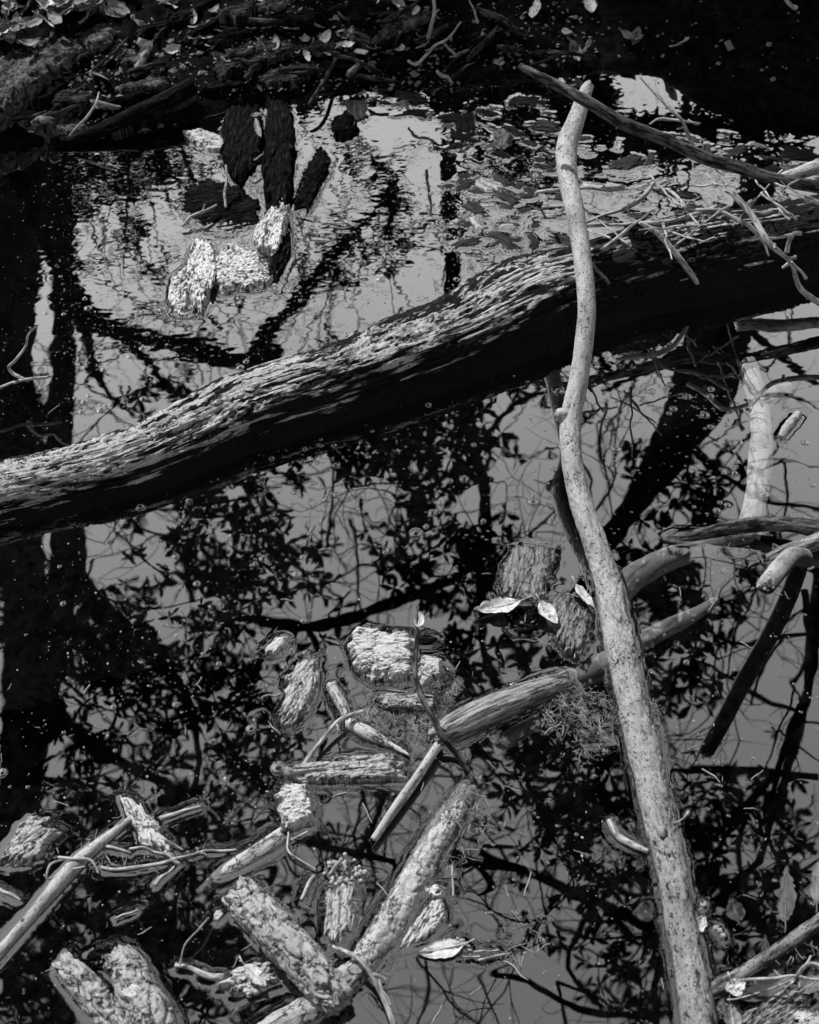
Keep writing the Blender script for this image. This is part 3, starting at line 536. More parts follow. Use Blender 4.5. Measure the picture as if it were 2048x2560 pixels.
slab('bark_slab', [(1043, 1656), (1075, 1650), (1103, 1652), (1122, 1681), (1096, 1700), (1057, 1716), (1042, 1702)], M['pale_slab'], 'pale ragged slab touching the right side of the largest slab', thick=.018, rough=.005, ang=-.3)
slab('bark_slab', [(950, 1738), (1000, 1742), (1047, 1741), (1103, 1741), (1104, 1775), (1047, 1780), (988, 1783), (953, 1777)], M['slab'], 'straight grained slab floating in front of the largest pale slab', thick=.014, rough=.004, ang=0)
slab('bark_slab', [(1040, 1590), (1070, 1588), (1100, 1600), (1080, 1612), (1045, 1612)], M['dark_slab'], 'dark wet flake behind the thin upright twig', thick=.004, rough=.002)
slab('bark_slab', [(755, 1650), (793, 1646), (797, 1695), (790, 1740), (776, 1768), (741, 1816), (692, 1803), (727, 1743), (730, 1716), (710, 1698), (734, 1677)], M['slab'], 'brown slab with a broken middle left of the largest pale slab', thick=.012, rough=.005, ang=1.0, fs=14, fc=130)
slab('wood_chip', [(692, 1594), (720, 1597), (717, 1618), (685, 1639), (664, 1636), (664, 1622)], M['pale_slab'], 'small pale chip alone on the dark water, upper left of the brown slab', 'wood chip', thick=.012, rough=.004, ang=.7, na=80, nr=18)
slab('bark_slab', [(710, 1935), (734, 1922), (800, 1912), (873, 1898), (974, 1888), (1000, 1905), (1005, 1955), (929, 1954), (835, 1958), (744, 1958)], M['slab'], 'long flat plank of bark lying level above the pale block', thick=.020, rough=.005, ang=.12, na=220, nr=34, fs=9, fc=130, steps=.6)
slab('bark_slab', [(692, 1965), (730, 1958), (772, 1968), (790, 2033), (784, 2062), (713, 2080), (704, 2039)], M['pale_slab'], 'pale squarish block of bark under the long plank', thick=.022, rough=.006, ang=.1)
limb('stick', [(828, 1712, 20, .004), (846, 1745, 28, .005), (868, 1795, 24, .003)], M['slab'], 'stubby brown stick between the brown slab and the straw raft', 'stick', nr=22, amp=.25, wet=True)
limb('stick', [(870, 1806, 22, .004), (905, 1828, 26, .005), (950, 1848, 24, .004), (985, 1865, 10, .006), (1028, 1888, 4, .006)], M['pale_slab'], 'split stick tapering to a straw on the raft', 'stick', nr=22, amp=.2, wet=True)
limb('twig', [(757, 1914, 11, .010), (807, 1851, 11, .02), (849, 1803, 11, .025), (908, 1773, 8, .02)], M['twig'], 'slim twig slanting up from the long bark plank', TW, nr=14)
o = limb('upright_twig', [(1040, 1517, 7, .085), (1045, 1563, 10, .08), (1038, 1610, 10, .072), (1038, 1660, 11, .065), (1047, 1709, 13, .06), (1061, 1743, 16, .05), (1085, 1806, 18, .04), (1116, 1850, 18, .03), (1150, 1900, 11, .006), (1200, 1975, 9, -.012), (1262, 2080, 9, -.02), (1334, 2195, 8, -.03)], M['dark_limb'], 'long dark twig crossing the largest pale slab and dipping underwater', TW, nr=16, ns=220, amp=.3, lump=.3)
leaf((1045, 1570), (1052, 1530), 26, .082, M['leaf'], 'tiny dry leaf stuck to the tip of the long dark twig', .2, .2, stem=False)
limb('stick', [(934, 2098, 14, .018), (960, 2058, 20, .02), (1010, 1985, 21, .024), (1055, 1920, 22, .026), (1095, 1862, 22, .026)], M['stick'], 'smooth straight pale stick leaning by the end of the wet log', 'stick', nr=26, ns=120, amp=.05)
slab('bark_slab', [(1292, 1368), (1340, 1362), (1388, 1365), (1379, 1426), (1365, 1452), (1359, 1492), (1312, 1504), (1272, 1495), (1254, 1469), (1260, 1411), (1280, 1382)], M['wet_slab'], 'squarish wet bark slab with a bright bared top left of the bent branch', thick=.006, rough=.005, ang=1.4)
slab('bark_slab', [(1376, 1492), (1420, 1487), (1457, 1504), (1481, 1539), (1475, 1562), (1469, 1606), (1455, 1629), (1414, 1635), (1402, 1608), (1382, 1576), (1370, 1550)], M['wet_slab'], 'rounded wet bark slab between the dry leaf and the bent branch', thick=.008, rough=.006, ang=1.2)
slab('bark_slab', [(1262, 1535), (1300, 1515), (1345, 1520), (1350, 1570), (1320, 1588), (1285, 1580)], M['dark_slab'], 'black sodden clump under the torn white leaf', thick=.006, rough=.005)
leaf((1300, 1508), (1184, 1528), 46, .014, M['leaf'], 'torn white dry leaf curled on the black clump', .3, .2, .5)
leaf((1350, 1506), (1394, 1560), 40, .016, M['leaf'], 'oval pale leaf lying on the rounded wet slab', .15, .1, .15)
leaf((1440, 1464), (1484, 1520), 26, .012, M['leaf'], 'narrow pale leaf tucked against the left side of the bent branch', .2, .15, .3)

# ------------------------------------------------------------------ upper left pile in the water
slab('wood_block', [(486, 612), (540, 620), (538, 660), (522, 750), (508, 790), (478, 775), (466, 700)], M['white_slab'], 'white crumbling upright block on the left of the half drowned pile', 'wood block', thick=.030, rough=.006, ang=1.4)
slab('wood_block', [(430, 700), (466, 672), (474, 720), (468, 790), (438, 785), (424, 745)], M['white_slab'], 'small crusted lump leaning on the left of the white block', 'wood block', thick=.014, rough=.007, ang=.8)
slab('wood_block', [(542, 655), (580, 628), (650, 634), (688, 690), (690, 712), (600, 730), (552, 734), (536, 700)], M['white_slab'], 'middle crumbling slab of the pile with sparkling wet crumbs', 'wood block', thick=.022, rough=.008, ang=.3)
slab('wood_block', [(713, 522), (724, 530), (722, 590), (694, 656), (662, 650), (648, 620), (640, 598), (667, 551)], M['white_slab'], 'white topped slab leaning up at the right of the pile', 'wood block', thick=.036, rough=.005, ang=1.1, tilt=(.15, 0))
slab('wood_block', [(700, 560), (728, 575), (726, 640), (690, 725), (664, 700), (680, 640)], M['dark_slab'], 'black shaded block behind the white topped slab', 'wood block', thick=.016, rough=.004, ang=1.1)
slab('wood_block', [(565, 270), (650, 262), (662, 330), (655, 400), (600, 470), (560, 420), (555, 330)], M['dark_slab'], 'broad black board sunk upright against the far bank', 'board', thick=.02, rough=.005, ang=1.5)
slab('wood_block', [(668, 240), (730, 250), (738, 340), (735, 450), (724, 545), (668, 560), (658, 420)], M['dark_slab'], 'black weathered post beam lying into the pond from the bank', 'beam', thick=.034, rough=.006, ang=1.55, na=200, nr=30)
slab('wood_block', [(462, 470), (520, 455), (600, 475), (655, 520), (640, 560), (570, 590), (490, 575), (455, 530)], M['dark_slab'], 'low black slab awash behind the white pile', 'board', thick=.003, rough=.006, ang=.2, steps=1.2)
slab('bark_slab', [(462, 330), (500, 328), (550, 345), (578, 372), (570, 384), (520, 378), (480, 358)], M['pale_slab'], 'pale bark strip floating under the far bank, left of the black board', thick=.012, rough=.004, ang=-.35)
slab('bark_slab', [(582, 366), (610, 362), (635, 378), (600, 384)], M['pale_slab'], 'tiny pale bark flake at the right tip of the pale strip', thick=.008, rough=.003, na=70, nr=14)
slab('bark_slab', [(797, 379), (828, 390), (822, 430), (800, 470), (771, 530), (730, 516), (748, 470), (762, 430)], M['dark_slab'], 'ridged grey bark piece floating right of the black beam', thick=.012, rough=.004, ang=1.05, arch=-.006, fs=10, fc=60)
slab('bark_slab', [(835, 300), (865, 285), (890, 300), (896, 335), (875, 352), (840, 345), (828, 325)], M['dark_slab'], 'round black lump ringed by bright water under the far bank', 'wood lump', thick=.018, rough=.005)
limb('twig', [(565, 413, 5, .06), (571, 430, 7, .05), (561, 476, 7, .03), (565, 518, 6, .01)], M['twig'], 'pale upright twig standing in the water behind the white pile', TW)
limb('twig', [(455, 566, 6, .01), (481, 540, 7, .02), (510, 526, 6, .025), (541, 514, 4, .02)], M['twig'], 'thin pale twig at the left of the half drowned pile', TW)
limb('twig', [(636, 400, 4, .03), (656, 386, 4, .03)], M['twig'], 'tiny pale stalk on the black board', TW)
leaf((628, 290), (660, 282), 16, .03, M['litter_leaf'], 'small pale leaf caught between black board and beam', stem=False)
leaf((640, 305), (652, 350), 16, .03, M['litter_leaf'], 'narrow curled leaf standing between black board and beam', .3, .3, stem=False)

# ------------------------------------------------------------------ lower left
slab('bark_slab', [(80, 2047), (118, 2044), (146, 2089), (118, 2124), (101, 2148), (35, 2173), (7, 2162), (3, 2145), (52, 2072)], M['slab'], 'thick flaky bark slab at the left edge near the forked stick', thick=.016, rough=.004, ang=.65)
limb('floating_stick', [(-60, 2445, 27, .006), (0, 2378, 27, .006), (52, 2319, 27, .006), (111, 2253, 28, .006), (174, 2183, 28, .007), (223, 2106, 34, .006), (262, 2068, 22, .004), (316, 2050, 13, .006)], M['stick'], 'long pale stick slanting in from the left edge', 'stick', nr=30, ns=260, amp=.1, wet=True)
slab('bark_slab', [(305, 2000), (335, 2000), (348, 2030), (365, 2062), (395, 2056), (402, 2085), (432, 2120), (418, 2136), (385, 2118), (350, 2112), (342, 2075), (318, 2040)], M['pale_slab'], 'knobbly pale bark scrap above the row of thin twigs', thick=.012, rough=.005, ang=-1.0)
P, r = pixtube([(146, 2143, 6, .012), (190, 2148, 6, .014), (223, 2152, 7, .012), (248, 2168, 5, .01)])
o = limb('looped_twig', [(168, 2146, 5, .014), (135, 2155, 5, .016), (113, 2172, 5, .016), (110, 2188, 5, .014), (124, 2197, 5, .01), (150, 2186, 5, .012), (185, 2168, 5, .016), (210, 2166, 4, .016)], M['twig'], 'thin twig bent into a loop over the long pale stick', TW, ns=60)
for i, (lab, pts) in enumerate([
 ('thin twig lying across the long pale stick beside the loop', [(146, 2143, 6, .016), (190, 2148, 6, .018), (223, 2152, 7, .016), (248, 2182, 5, .008)]),
 ('long thin twig running right under the knobbly bark scrap', [(254, 2169, 7, .003), (334, 2169, 8, .004), (403, 2152, 8, .004), (445, 2148, 9, .006), (504, 2131, 7, .004), (591, 2127, 5, .003)]),
 ('short twig right of the loop, end on the pale stick', [(250, 2112, 9, .003), (290, 2121, 8, .004), (326, 2131, 6, .003)]),
 ('straight thin stalk at the foot of the knobbly bark scrap', [(325, 2122, 6, .003), (370, 2124, 6, .004), (430, 2136, 5, .003)]),
 ('stubby twig end under the right tip of the bark scrap', [(418, 2136, 10, .004), (445, 2158, 10, .003)]),
 ('short twig pointing down left with a wet tip', [(388, 2212, 12, .002), (410, 2190, 8, .004), (436, 2168, 5, .004)]),
 ('lone straight twig afloat above the bark scrap', [(402, 2046, 14, .002), (440, 2033, 9, .004), (497, 2013, 8, .002)]),
 ('thin stalk leaning from bark scrap to water', [(402, 2096, 5, .01), (430, 2108, 4, .008), (458, 2124, 4, .004)]),
 ('broken stalk floating left of the two rough logs', [(290, 2296, 4, .002), (320, 2284, 5, .002), (343, 2275, 4, .002)]),
 ('pale twig with side shoots above the leaf topped block', [(438, 2414, 9, .004), (470, 2418, 10, .005), (497, 2427, 12, .005), (553, 2451, 14, .003)]),
 ('wire thin twig standing over the twig with side shoots', [(522, 2294, 4, .02), (490, 2332, 4, .03), (459, 2367, 4, .025), (452, 2413, 4, .01)]),
 ('short straw at the left edge under the flaky slab', [(-10, 2215, 8, .003), (20, 2232, 9, .004), (50, 2252, 7, .003)]),
 ('pale splinter stick left of the round seed heads', [(753, 2250, 6, .004), (766, 2218, 9, .006), (782, 2184, 8, .008)]),
 ('thin bent stem under the pale block', [(722, 2080, 4, .006), (724, 2142, 5, .01), (750, 2148, 4, .01), (790, 2172, 4, .006)]),
 ('short stalk slanting over the pale block foot', [(728, 2100, 4, .01), (770, 2078, 4, .012)]),
 ('upright pale stalk in the seed heads', [(866, 2172, 6, .01), (861, 2132, 9, .02)]),
 ('slanting stalk left of the seed heads', [(824, 2186, 6, .006), (856, 2145, 7, .012)]),
 ('curved dark twig arching over the crossed logs', [(833, 2366, 10, .014), (877, 2379, 13, .03), (916, 2409, 15, .034), (946, 2456, 15, .02), (966, 2510, 13, .012), (985, 2570, 12, .008)]),
 ('thin pale stem alongside the arching dark twig', [(948, 2446, 5, .022), (962, 2486, 6, .016), (976, 2514, 5, .012)]),
 ('upright thin stem right of the crossed logs', [(1131, 2165, 6, .006), (1133, 2200, 5, .006), (1134, 2240, 5, .004)]),
 ('long straw right of the flat pale leaf', [(1140, 2394, 4, .002), (1200, 2391, 4, .002)]),
 ('slanting straw below the straw pair', [(1197, 2400, 5, .002), (1276, 2382, 4, .002)]),
 ('straw above the slanting straw, right of the leaf', [(1185, 2380, 4, .002), (1245, 2374, 4, .002)]),
 ('stalk beside the near end of the bent branch', [(1700, 2318, 10, .01), (1728, 2345, 10, .006), (1748, 2382, 9, .003)]),
 ('little curved shoot right of the bent branch', [(1683, 2058, 4, .02), (1710, 2046, 5, .02), (1722, 2028, 5, .02)]),
]): limb('twig', pts, M['twig'], lab, TW, nr=10, wet=(pts[0][3] <= .006))
slab('wood_chip', [(538, 2282), (556, 2276), (560, 2292), (545, 2308), (535, 2302)], M['pale_slab'], 'small pale chip at the top of the wire thin twig', 'wood chip', thick=.008, na=70, nr=14)
# two rough logs, bottom left
limb('rough_log', [(158, 2405, 54, .002), (180, 2426, 62, .004), (212, 2462, 70, .006), (256, 2520, 66, .006), (300, 2570, 66, .006), (350, 2650, 60, 0)], M['rough'], 'slimmer of the two rough barked short logs lying side by side', 'log', nr=64, ns=170, amp=.10, fs=30, fc=70, lump=.5, wet=True, crack=(24, 50, .004), capn=.8)
limb('rough_log', [(300, 2396, 80, .002), (322, 2425, 86, .004), (350, 2485, 96, .008), (385, 2545, 98, .008), (425, 2640, 90, .004)], M['rough'], 'thicker of the two rough barked short logs lying side by side', 'log', nr=64, ns=170, amp=.10, fs=30, fc=70, lump=.45, wet=True, crack=(24, 50, .004), capn=.8)
slab('bark_slab', [(205, 2395), (235, 2375), (290, 2362), (322, 2375), (325, 2410), (290, 2425), (225, 2420)], M['dark_slab'], 'dark crumbly bark clump at the head of the two rough logs', thick=.008, rough=.008)
slab('bark_slab', [(305, 2478), (335, 2458), (360, 2470), (352, 2488), (330, 2500), (310, 2496)], M['pale_slab'], 'smooth pale bark plate lying on the right rough log', thick=.004, rough=.002, base=.032, skirt=.012, wet=False)

# ------------------------------------------------------------------ bottom centre: crossed logs
o = limb('barked_log', [(600, 2232, 88, .010), (640, 2278, 96, .016), (700, 2340, 98, .024), (760, 2402, 98, .032), (815, 2465, 92, .036), (852, 2510, 84, .036)], M['rough'], 'stout log with cracked bark plates pointing to the bottom centre', 'log', nr=90, ns=240, amp=.08, fs=22, fc=60, lump=.25, wet=True, crack=(20, 40, .004), capn=.7)
for k, (px, py, sx, sy, zz) in enumerate([(676, 2284, 30, 15, .047), (735, 2372, 34, 14, .060), (800, 2440, 24, 20, .066)]):
    po = [(px + (sx * math.cos(t) * (1 + .3 * math.sin(3 * t + k)) * .64 - sy * math.sin(t) * .77), py + (sx * math.cos(t) * .77 + sy * math.sin(t) * (1 + .3 * math.cos(2 * t + k)) * .64)) for t in np.linspace(0, 2 * np.pi, 12)[:-1]]
    slab('bark_plate', po, M['rough'], '', base=zz, thick=.003, rough=.0012, skirt=.010, arch=.006, ang=-.85, parent=o, wet=False, na=64, nr=14, steps=.4)
limb('pale_log', [(1190, 1955, 56, -.030), (1150, 2020, 70, -.022), (1088, 2112, 78, -.018), (1030, 2215, 80, -.014), (985, 2300, 80, -.010), (940, 2370, 78, -.006), (900, 2420, 66, -.004)], M['awash'], 'pale cracked branch just awash, running up from the crossed logs', 'branch', nr=60, ns=260, amp=.12, fs=40, fc=80, lump=.15, wet=True, crack=(35, 60, .003))
limb('under_log', [(600, 2640, 62, .0), (690, 2575, 66, .004), (770, 2530, 66, .006), (830, 2475, 60, .008), (880, 2440, 58, .006), (915, 2412, 42, .0)], M['rough'], 'bark covered stick passing beneath the stout log', 'log', nr=44, ns=200, amp=.22, fs=40, fc=90, wet=True)
limb('sunken_stick', [(495, 2232, 18, -.022), (560, 2190, 36, -.012), (640, 2138, 46, -.006), (715, 2090, 48, -.004)], M['awash'], 'smooth pale stick half awash pointing to the pale block', 'stick', nr=34, ns=100, amp=.08, wet=True)
slab('bark_slab', [(817, 2216), (850, 2212), (886, 2216), (884, 2280), (882, 2332), (835, 2360), (809, 2340), (814, 2280)], M['slab'], 'upright dark bark slab sprinkled with chips below the seed heads', thick=.008, rough=.003, ang=1.5)
slab('bark_slab', [(1088, 2246), (1109, 2259), (1113, 2302), (1075, 2345), (1015, 2375), (998, 2362), (1062, 2272)], M['pale_slab'], 'splintered pale slab above the flat pale leaf', thick=.010, rough=.005, ang=.95, fs=12, fc=160)
slab('wood_chip', [(1062, 2222), (1090, 2212), (1115, 2222), (1104, 2244), (1075, 2248)], M['white_slab'], 'bright ragged scrap touching the top of the splintered slab', 'wood chip', thick=.008, rough=.005, na=80, nr=16)
leaf((1158, 2362), (1046, 2384), 50, .006, M['leaf'], 'flat pale veined leaf floating at the bottom centre', .06, .06, .12, wet=True)
slab('wood_block', [(569, 2456), (620, 2420), (684, 2405), (712, 2452), (650, 2472), (586, 2492)], M['pale_slab'], 'grey block with a leaf stuck on top, left of the stout log', 'wood block', thick=.020, rough=.003, ang=.3)
leaf((612, 2412), (665, 2464), 36, .026, M['leaf'], 'stuck pale leaf on the grey block', .04, .02, .1)
slab('wood_chip', [(1146, 2352), (1160, 2350), (1188, 2382), (1176, 2388)], M['slab'], 'small brown chip at the stalk end of the flat leaf', 'wood chip', thick=.006, na=60, nr=12)
slab('bark_slab', [(860, 2400), (885, 2396), (905, 2402), (870, 2412), (848, 2430), (840, 2420)], M['dark_slab'], 'dark knobby scrap above the crossing of the logs', thick=.012, na=80, nr=14)

# ------------------------------------------------------------------ bottom right corner
limb('twiggy_branch', [(1765, 2484, 30, .0), (1850, 2437, 30, .012), (1945, 2376, 30, .03), (2048, 2303, 30, .05), (2140, 2235, 30, .06)], M['limb'], 'thin rough branch slanting up through the bottom right corner', 'branch', nr=28, ns=160, amp=.2, wet=True)
limb('twig', [(1846, 2450, 6, .03), (1945, 2443, 7, .04), (2048, 2446, 6, .05), (2120, 2450, 6, .05)], M['twig'], 'thin level twig below the rough corner branch', TW)
limb('twig', [(2000, 2470, 8, .04), (2010, 2420, 9, .05), (2030, 2410, 8, .06), (2070, 2425, 8, .06)], M['twig'], 'hooked twig in the bottom right corner', TW)
limb('twig', [(1990, 2440, 5, .05), (2028, 2390, 5, .055)], M['twig'], 'short straw above the hooked corner twig', TW)
leaf((1825, 2450), (1852, 2492), 52, .014, M['leaf'], 'half white curled leaf under the rough corner branch', .25, .2, .2)
leaf((1850, 2500), (1990, 2448), 44, .010, M['wet_leaf'], 'large dark wet leaf beside the half white leaf', .2, .25, .2)
leaf((1836, 2575), (1826, 2512), 46, .012, M['litter_leaf'], 'round grey leaf at the bottom right edge', .1, .15, .15)
leaf((2000, 2480), (2060, 2440), 40, .014, M['litter_leaf'], 'grey veined leaf at the right edge of the corner litter', .2, .2, .2)
slab('bark_slab', [(1850, 2545), (1900, 2510), (1960, 2482), (2010, 2475), (2030, 2500), (1990, 2540), (1930, 2600), (1860, 2600)], M['wet_log'], 'wet glinting bark slab filling the bottom right corner', thick=.014, rough=.006, ang=.5)
slab('wood_block', [(1972, 2530), (2048, 2526), (2110, 2530), (2110, 2620), (1975, 2620)], M['pale_slab'], 'flat pale cracked block at the very corner', 'wood block', thick=.02, rough=.001, ang=.2, steps=.25)
leaf((1962, 2305), (1968, 2165), 50, -.03, M['sunken'], 'drowned ragged leaf right of the bent branch foot', .1, .08, .6)
leaf((2040, 2262), (2046, 2150), 34, -.03, M['sunken'], 'drowned narrow leaf at the right edge', .1, .1, .2)
leaf((1845, 2305), (1830, 2245), 50, -.05, M['litter_leaf'], 'dim drowned leaf between bent branch and ragged leaf', .1, .08, .2)
leaf((1918, 2400), (1912, 2335), 20, -.03, M['litter_leaf'], 'slim drowned leaf below the ragged drowned leaf', .1, .1, .2)
leaf((1740, 2330), (1762, 2290), 34, .006, M['leaf'], 'crumpled pale leaf scrap beside the bent branch foot', .3, .2, .4, wet=True)
for q, (px, py) in enumerate([(1790, 2320), (1798, 2328), (1806, 2340), (1757, 2262)]):
    slab('wood_chip', [(px - 7, py - 4), (px + 6, py - 6), (px + 8, py + 4), (px - 4, py + 6)], M['pale_slab'], 'tiny bright chip floating beside the crumpled leaf scrap', 'wood chip', thick=.004, na=30, nr=8, group='chips by the crumpled leaf scrap')

def scatter_px(n, boxes):
    """boxes: (x0, y0, x1, y1, weight)"""
    b = np.array(boxes, float); p = b[:, 4] / b[:, 4].sum(); k = rng.choice(len(b), n, p=p)
    return np.column_stack([rng.uniform(b[k, 0], b[k, 2]), rng.uniform(b[k, 1], b[k, 3])])

# ------------------------------------------------------------------ far bank: rocks, slabs, litter
def on_bank(name, poly, mat, label, cat, thick=.03, lift=.0, **k):
    thick *= .45; lift = lift * .4 - .004
    c = np.mean(np.array(poly), 0)
    z = .05
    for _ in range(6):
        p = W(c[0], c[1], z); z = float(ground_h(np.array([p[0]]), np.array([p[1]]))[0])
    k.setdefault('skirt', .06)
    return slab(name, poly, mat, label, cat, base=z + lift, thick=thick, wet=False, **k)
on_bank('rock', [(-60, 300), (0, 272), (19, 264), (111, 195), (204, 144), (195, 107), (176, 70), (93, 46), (0, 93), (-60, 100)], M['rock'], 'large dusty grey mud rock in the top left corner', 'rock', .05, rough=.008, arch=.01, fs=20, fc=20, na=180, nr=40)
on_bank('rock', [(190, 75), (218, 51), (288, 46), (298, 83), (278, 110), (218, 130), (192, 100)], M['rock'], 'smaller dark rock right of the dusty corner rock', 'rock', .04, rough=.006, fs=25, fc=25)
on_bank('rock', [(38, 292), (140, 285), (223, 292), (215, 325), (120, 338), (50, 322)], M['rock'], 'low flat dark rock at the left waterline', 'rock', .03, rough=.005, fs=20, fc=40)
on_bank('bark_slab', [(130, 267), (139, 237), (186, 227), (237, 241), (232, 264)], M['bank_wood'], 'grey bark piece on the flat rock at the left bank', 'bark slab', .03, rough=.006, lift=.02)
on_bank('bark_slab', [(88, 262), (110, 238), (150, 205), (209, 184), (205, 196), (160, 222), (112, 255)], M['dark_slab'], 'narrow dark bark strip leaning beside the corner rock', 'bark slab', .03, rough=.004, lift=.02, ang=.5)
on_bank('bark_slab', [(533, 153), (571, 134), (640, 112), (714, 97), (726, 116), (761, 123), (696, 144), (617, 169), (580, 176), (543, 190)], M['bank_wood'], 'long pale edged bark slab on the dark bank, upper middle left', 'bark slab', .025, rough=.006, lift=.012, ang=.3, fs=12, fc=110)
on_bank('bark_slab', [(640, 211), (668, 183), (730, 168), (789, 158), (789, 186), (714, 209)], M['bank_wood'], 'second bark slab just below the long pale edged one', 'bark slab', .02, rough=.005, lift=.01, ang=.2, fs=10, fc=130)
on_bank('bark_slab', [(519, 111), (560, 80), (620, 70), (687, 51), (690, 62), (610, 92), (540, 118)], M['dark_slab'], 'upper dark slab with a lit lower edge on the bank', 'bark slab', .03, rough=.006, lift=.015, ang=.4)
on_bank('bark_slab', [(860, 85), (890, 75), (935, 108), (925, 122), (880, 105)], M['bank_wood'], 'blunt bark stick pointing right on the far bank', 'bark slab', .03, rough=.005, lift=.012, ang=-.6)
on_bank('bark_slab', [(950, 160), (985, 135), (1030, 118), (1060, 120), (1040, 150), (985, 168)], M['dark_slab'], 'dark bark flake under the wiry twig', 'bark slab', .02, rough=.005, lift=.01, ang=.4)
on_bank('bark_slab', [(250, 305), (300, 295), (335, 280), (325, 295), (280, 310)], M['bank_wood'], 'thin pale lip of bark at the bank edge on the left', 'bark slab', .012, rough=.004, lift=.004, ang=.3)
limb('bank_root', [(480, 215, 40, .06), (420, 250, 40, .05), (330, 290, 36, .035), (230, 335, 26, .015), (120, 362, 16, .004)], M['dark_slab'], 'dark low root along the left waterline', 'root', nr=24, amp=.25)
for k, (cx, cy, sx, sy, a0, mt) in enumerate([(400, 60, 60, 22, -.3, 'dark_slab'), (330, 150, 40, 16, .2, 'rock'), (470, 30, 70, 20, -.3, 'dark_slab'), (600, 30, 50, 18, -.4, 'bank_wood'), (760, 45, 80, 18, -.35, 'dark_slab'), (800, 120, 50, 14, -.2, 'bank_wood'), (860, 170, 60, 12, -.15, 'dark_slab'), (1010, 60, 80, 26, -.35, 'rock'), (1000, 100, 60, 16, -.3, 'dark_slab'), (1120, 60, 50, 20, .3, 'dark_slab'), (1210, 100, 60, 16, -.2, 'dark_slab'), (370, 215, 60, 14, -.2, 'rock'), (310, 250, 60, 12, -.25, 'dark_slab'), (560, 220, 60, 10, -.1, 'dark_slab'), (930, 20, 70, 20, -.3, 'dark_slab'), (690, 15, 60, 14, -.3, 'rock')]):
    t_ = np.linspace(0, 2 * np.pi, 14)[:-1]; r_ = 1 + .25 * np.sin(3 * t_ + k) + rng.normal(size=13) * .08
    po = [(cx + sx * r * math.cos(t) * math.cos(a0) - sy * r * math.sin(t) * math.sin(a0), cy + sx * r * math.cos(t) * math.sin(a0) + sy * r * math.sin(t) * math.cos(a0)) for t, r in zip(t_, r_)]
    on_bank('mud_clod' if mt == 'rock' else 'bark_slab', po, M[mt], 'lump of dark bark or mud half sunk among others in the far bank', 'bank lump', .03, rough=.007, lift=.008, ang=.35, na=110, nr=20, group='dark lumps on the far bank')
def drop(px):                                  # where lines of sight meet the ground
    z = np.full(len(px), .08); d = np.array([ray(*p) for p in px])
    for _ in range(6):
        P = CAM + d * ((z - CAMH) / d[:, 2])[:, None]; z = np.maximum(ground_h(P[:, 0], P[:, 1]), 0) + .001
    return CAM + d * ((z - CAMH) / d[:, 2])[:, None]
def gz(px, py, lift=0):
    z = .08
    for _ in range(6):
        p = W(px, py, z); z = float(ground_h(np.array([p[0]]), np.array([p[1]]))[0]) + lift
    return W(px, py, z)
for k in range(46):                            # rotten sticks and roots tangled over the bank
    px, py = scatter_px(1, [(330, 0, 1150, 200, 5), (1150, 0, 1500, 160, 1.2), (0, 110, 330, 330, 2)])[0]
    if py > np.interp(px, [p[0] for p in bank_px], [p[1] for p in bank_px]) - 10: continue
    a = rng.normal() * .5 - .35; l = rng.uniform(40, 150); n = 5
    P = [gz(px + (t - .5) * l * math.cos(a) + rng.normal() * 1.8, py + (t - .5) * l * math.sin(a) + rng.normal() * 1.8, .006 + .01 * math.sin(t * 3.1)) for t in np.linspace(0, 1, n)]
    w_ = rng.uniform(.002, .009); V, F, gr = tube(P, [w_ * .6, w_, w_ * .9, w_ * .8, w_ * .4], 40, 12, bark_disp(w_ * .3, 40, 160, True, k, w_ * .4))
    tag(add('bank_stick', V, F, M['bank_wood'] if k % 7 else M['limb'], attr=gr + k), 'rotten stick tangled with others over the dark far bank', 'stick', 'rotten sticks over the far bank')
VV, FF = [], []
for q in drop(scatter_px(1500, [(330, -20, 1150, 230, 5), (1150, -20, 1500, 170, 1.5), (0, 100, 330, 330, 2), (1500, 0, 2048, 200, .4)])):
    t = rng.uniform(0, 6.28); L_ = rng.lognormal(-4.9, .6); w_ = L_ * rng.uniform(.2, .5); e1 = np.array([math.cos(t), math.sin(t), rng.normal() * .3]) * L_ * .5; e2 = np.array([-math.sin(t), math.cos(t), rng.normal() * .4]) * w_; kk = len(VV)
    VV += [q + e1, q + e2, q - e1, q - e2, q + [0, 0, w_ * .6]]; FF += [(kk + x, kk + y, kk + 4) for x, y in ((0, 1), (1, 2), (2, 3), (3, 0))]
tag(add('bank_litter', VV, np.array(FF), M['litter_leaf'], smooth=False), 'crumbled bark and leaf litter strewn over the far bank', 'litter', kind='stuff')
LM = []
for k in range(8):
    V, F, gr = leaf_mesh(.06, .030, .25, .2 + .15 * (k % 3), 12, 7, ragged=.3, seed=k * 3.1)
    LM.append(mesh('litter_leaf', V, F, M['litter_leaf'] if k % 3 else M['leaf'], True, gr + k))
def put(me, name, loc, rz, s, label, cat, group, tilt=.3):
    o = bpy.data.objects.new(name, me); COL.objects.link(o); o.location = loc; o.scale = (s, s, s)
    o.rotation_euler = (rng.normal() * tilt, rng.normal() * tilt, rz); return tag(o, label, cat, group)
def bank_leaf(px, py, s, lift, label, group):
    z = .08
    for _ in range(6):
        p = W(px, py, z); z = float(ground_h(np.array([p[0]]), np.array([p[1]]))[0]) + lift
    put(LM[int(rng.integers(8))], 'litter_leaf', W(px, py, z), rng.uniform(0, 6.28), s, label, 'leaf', group, .45)
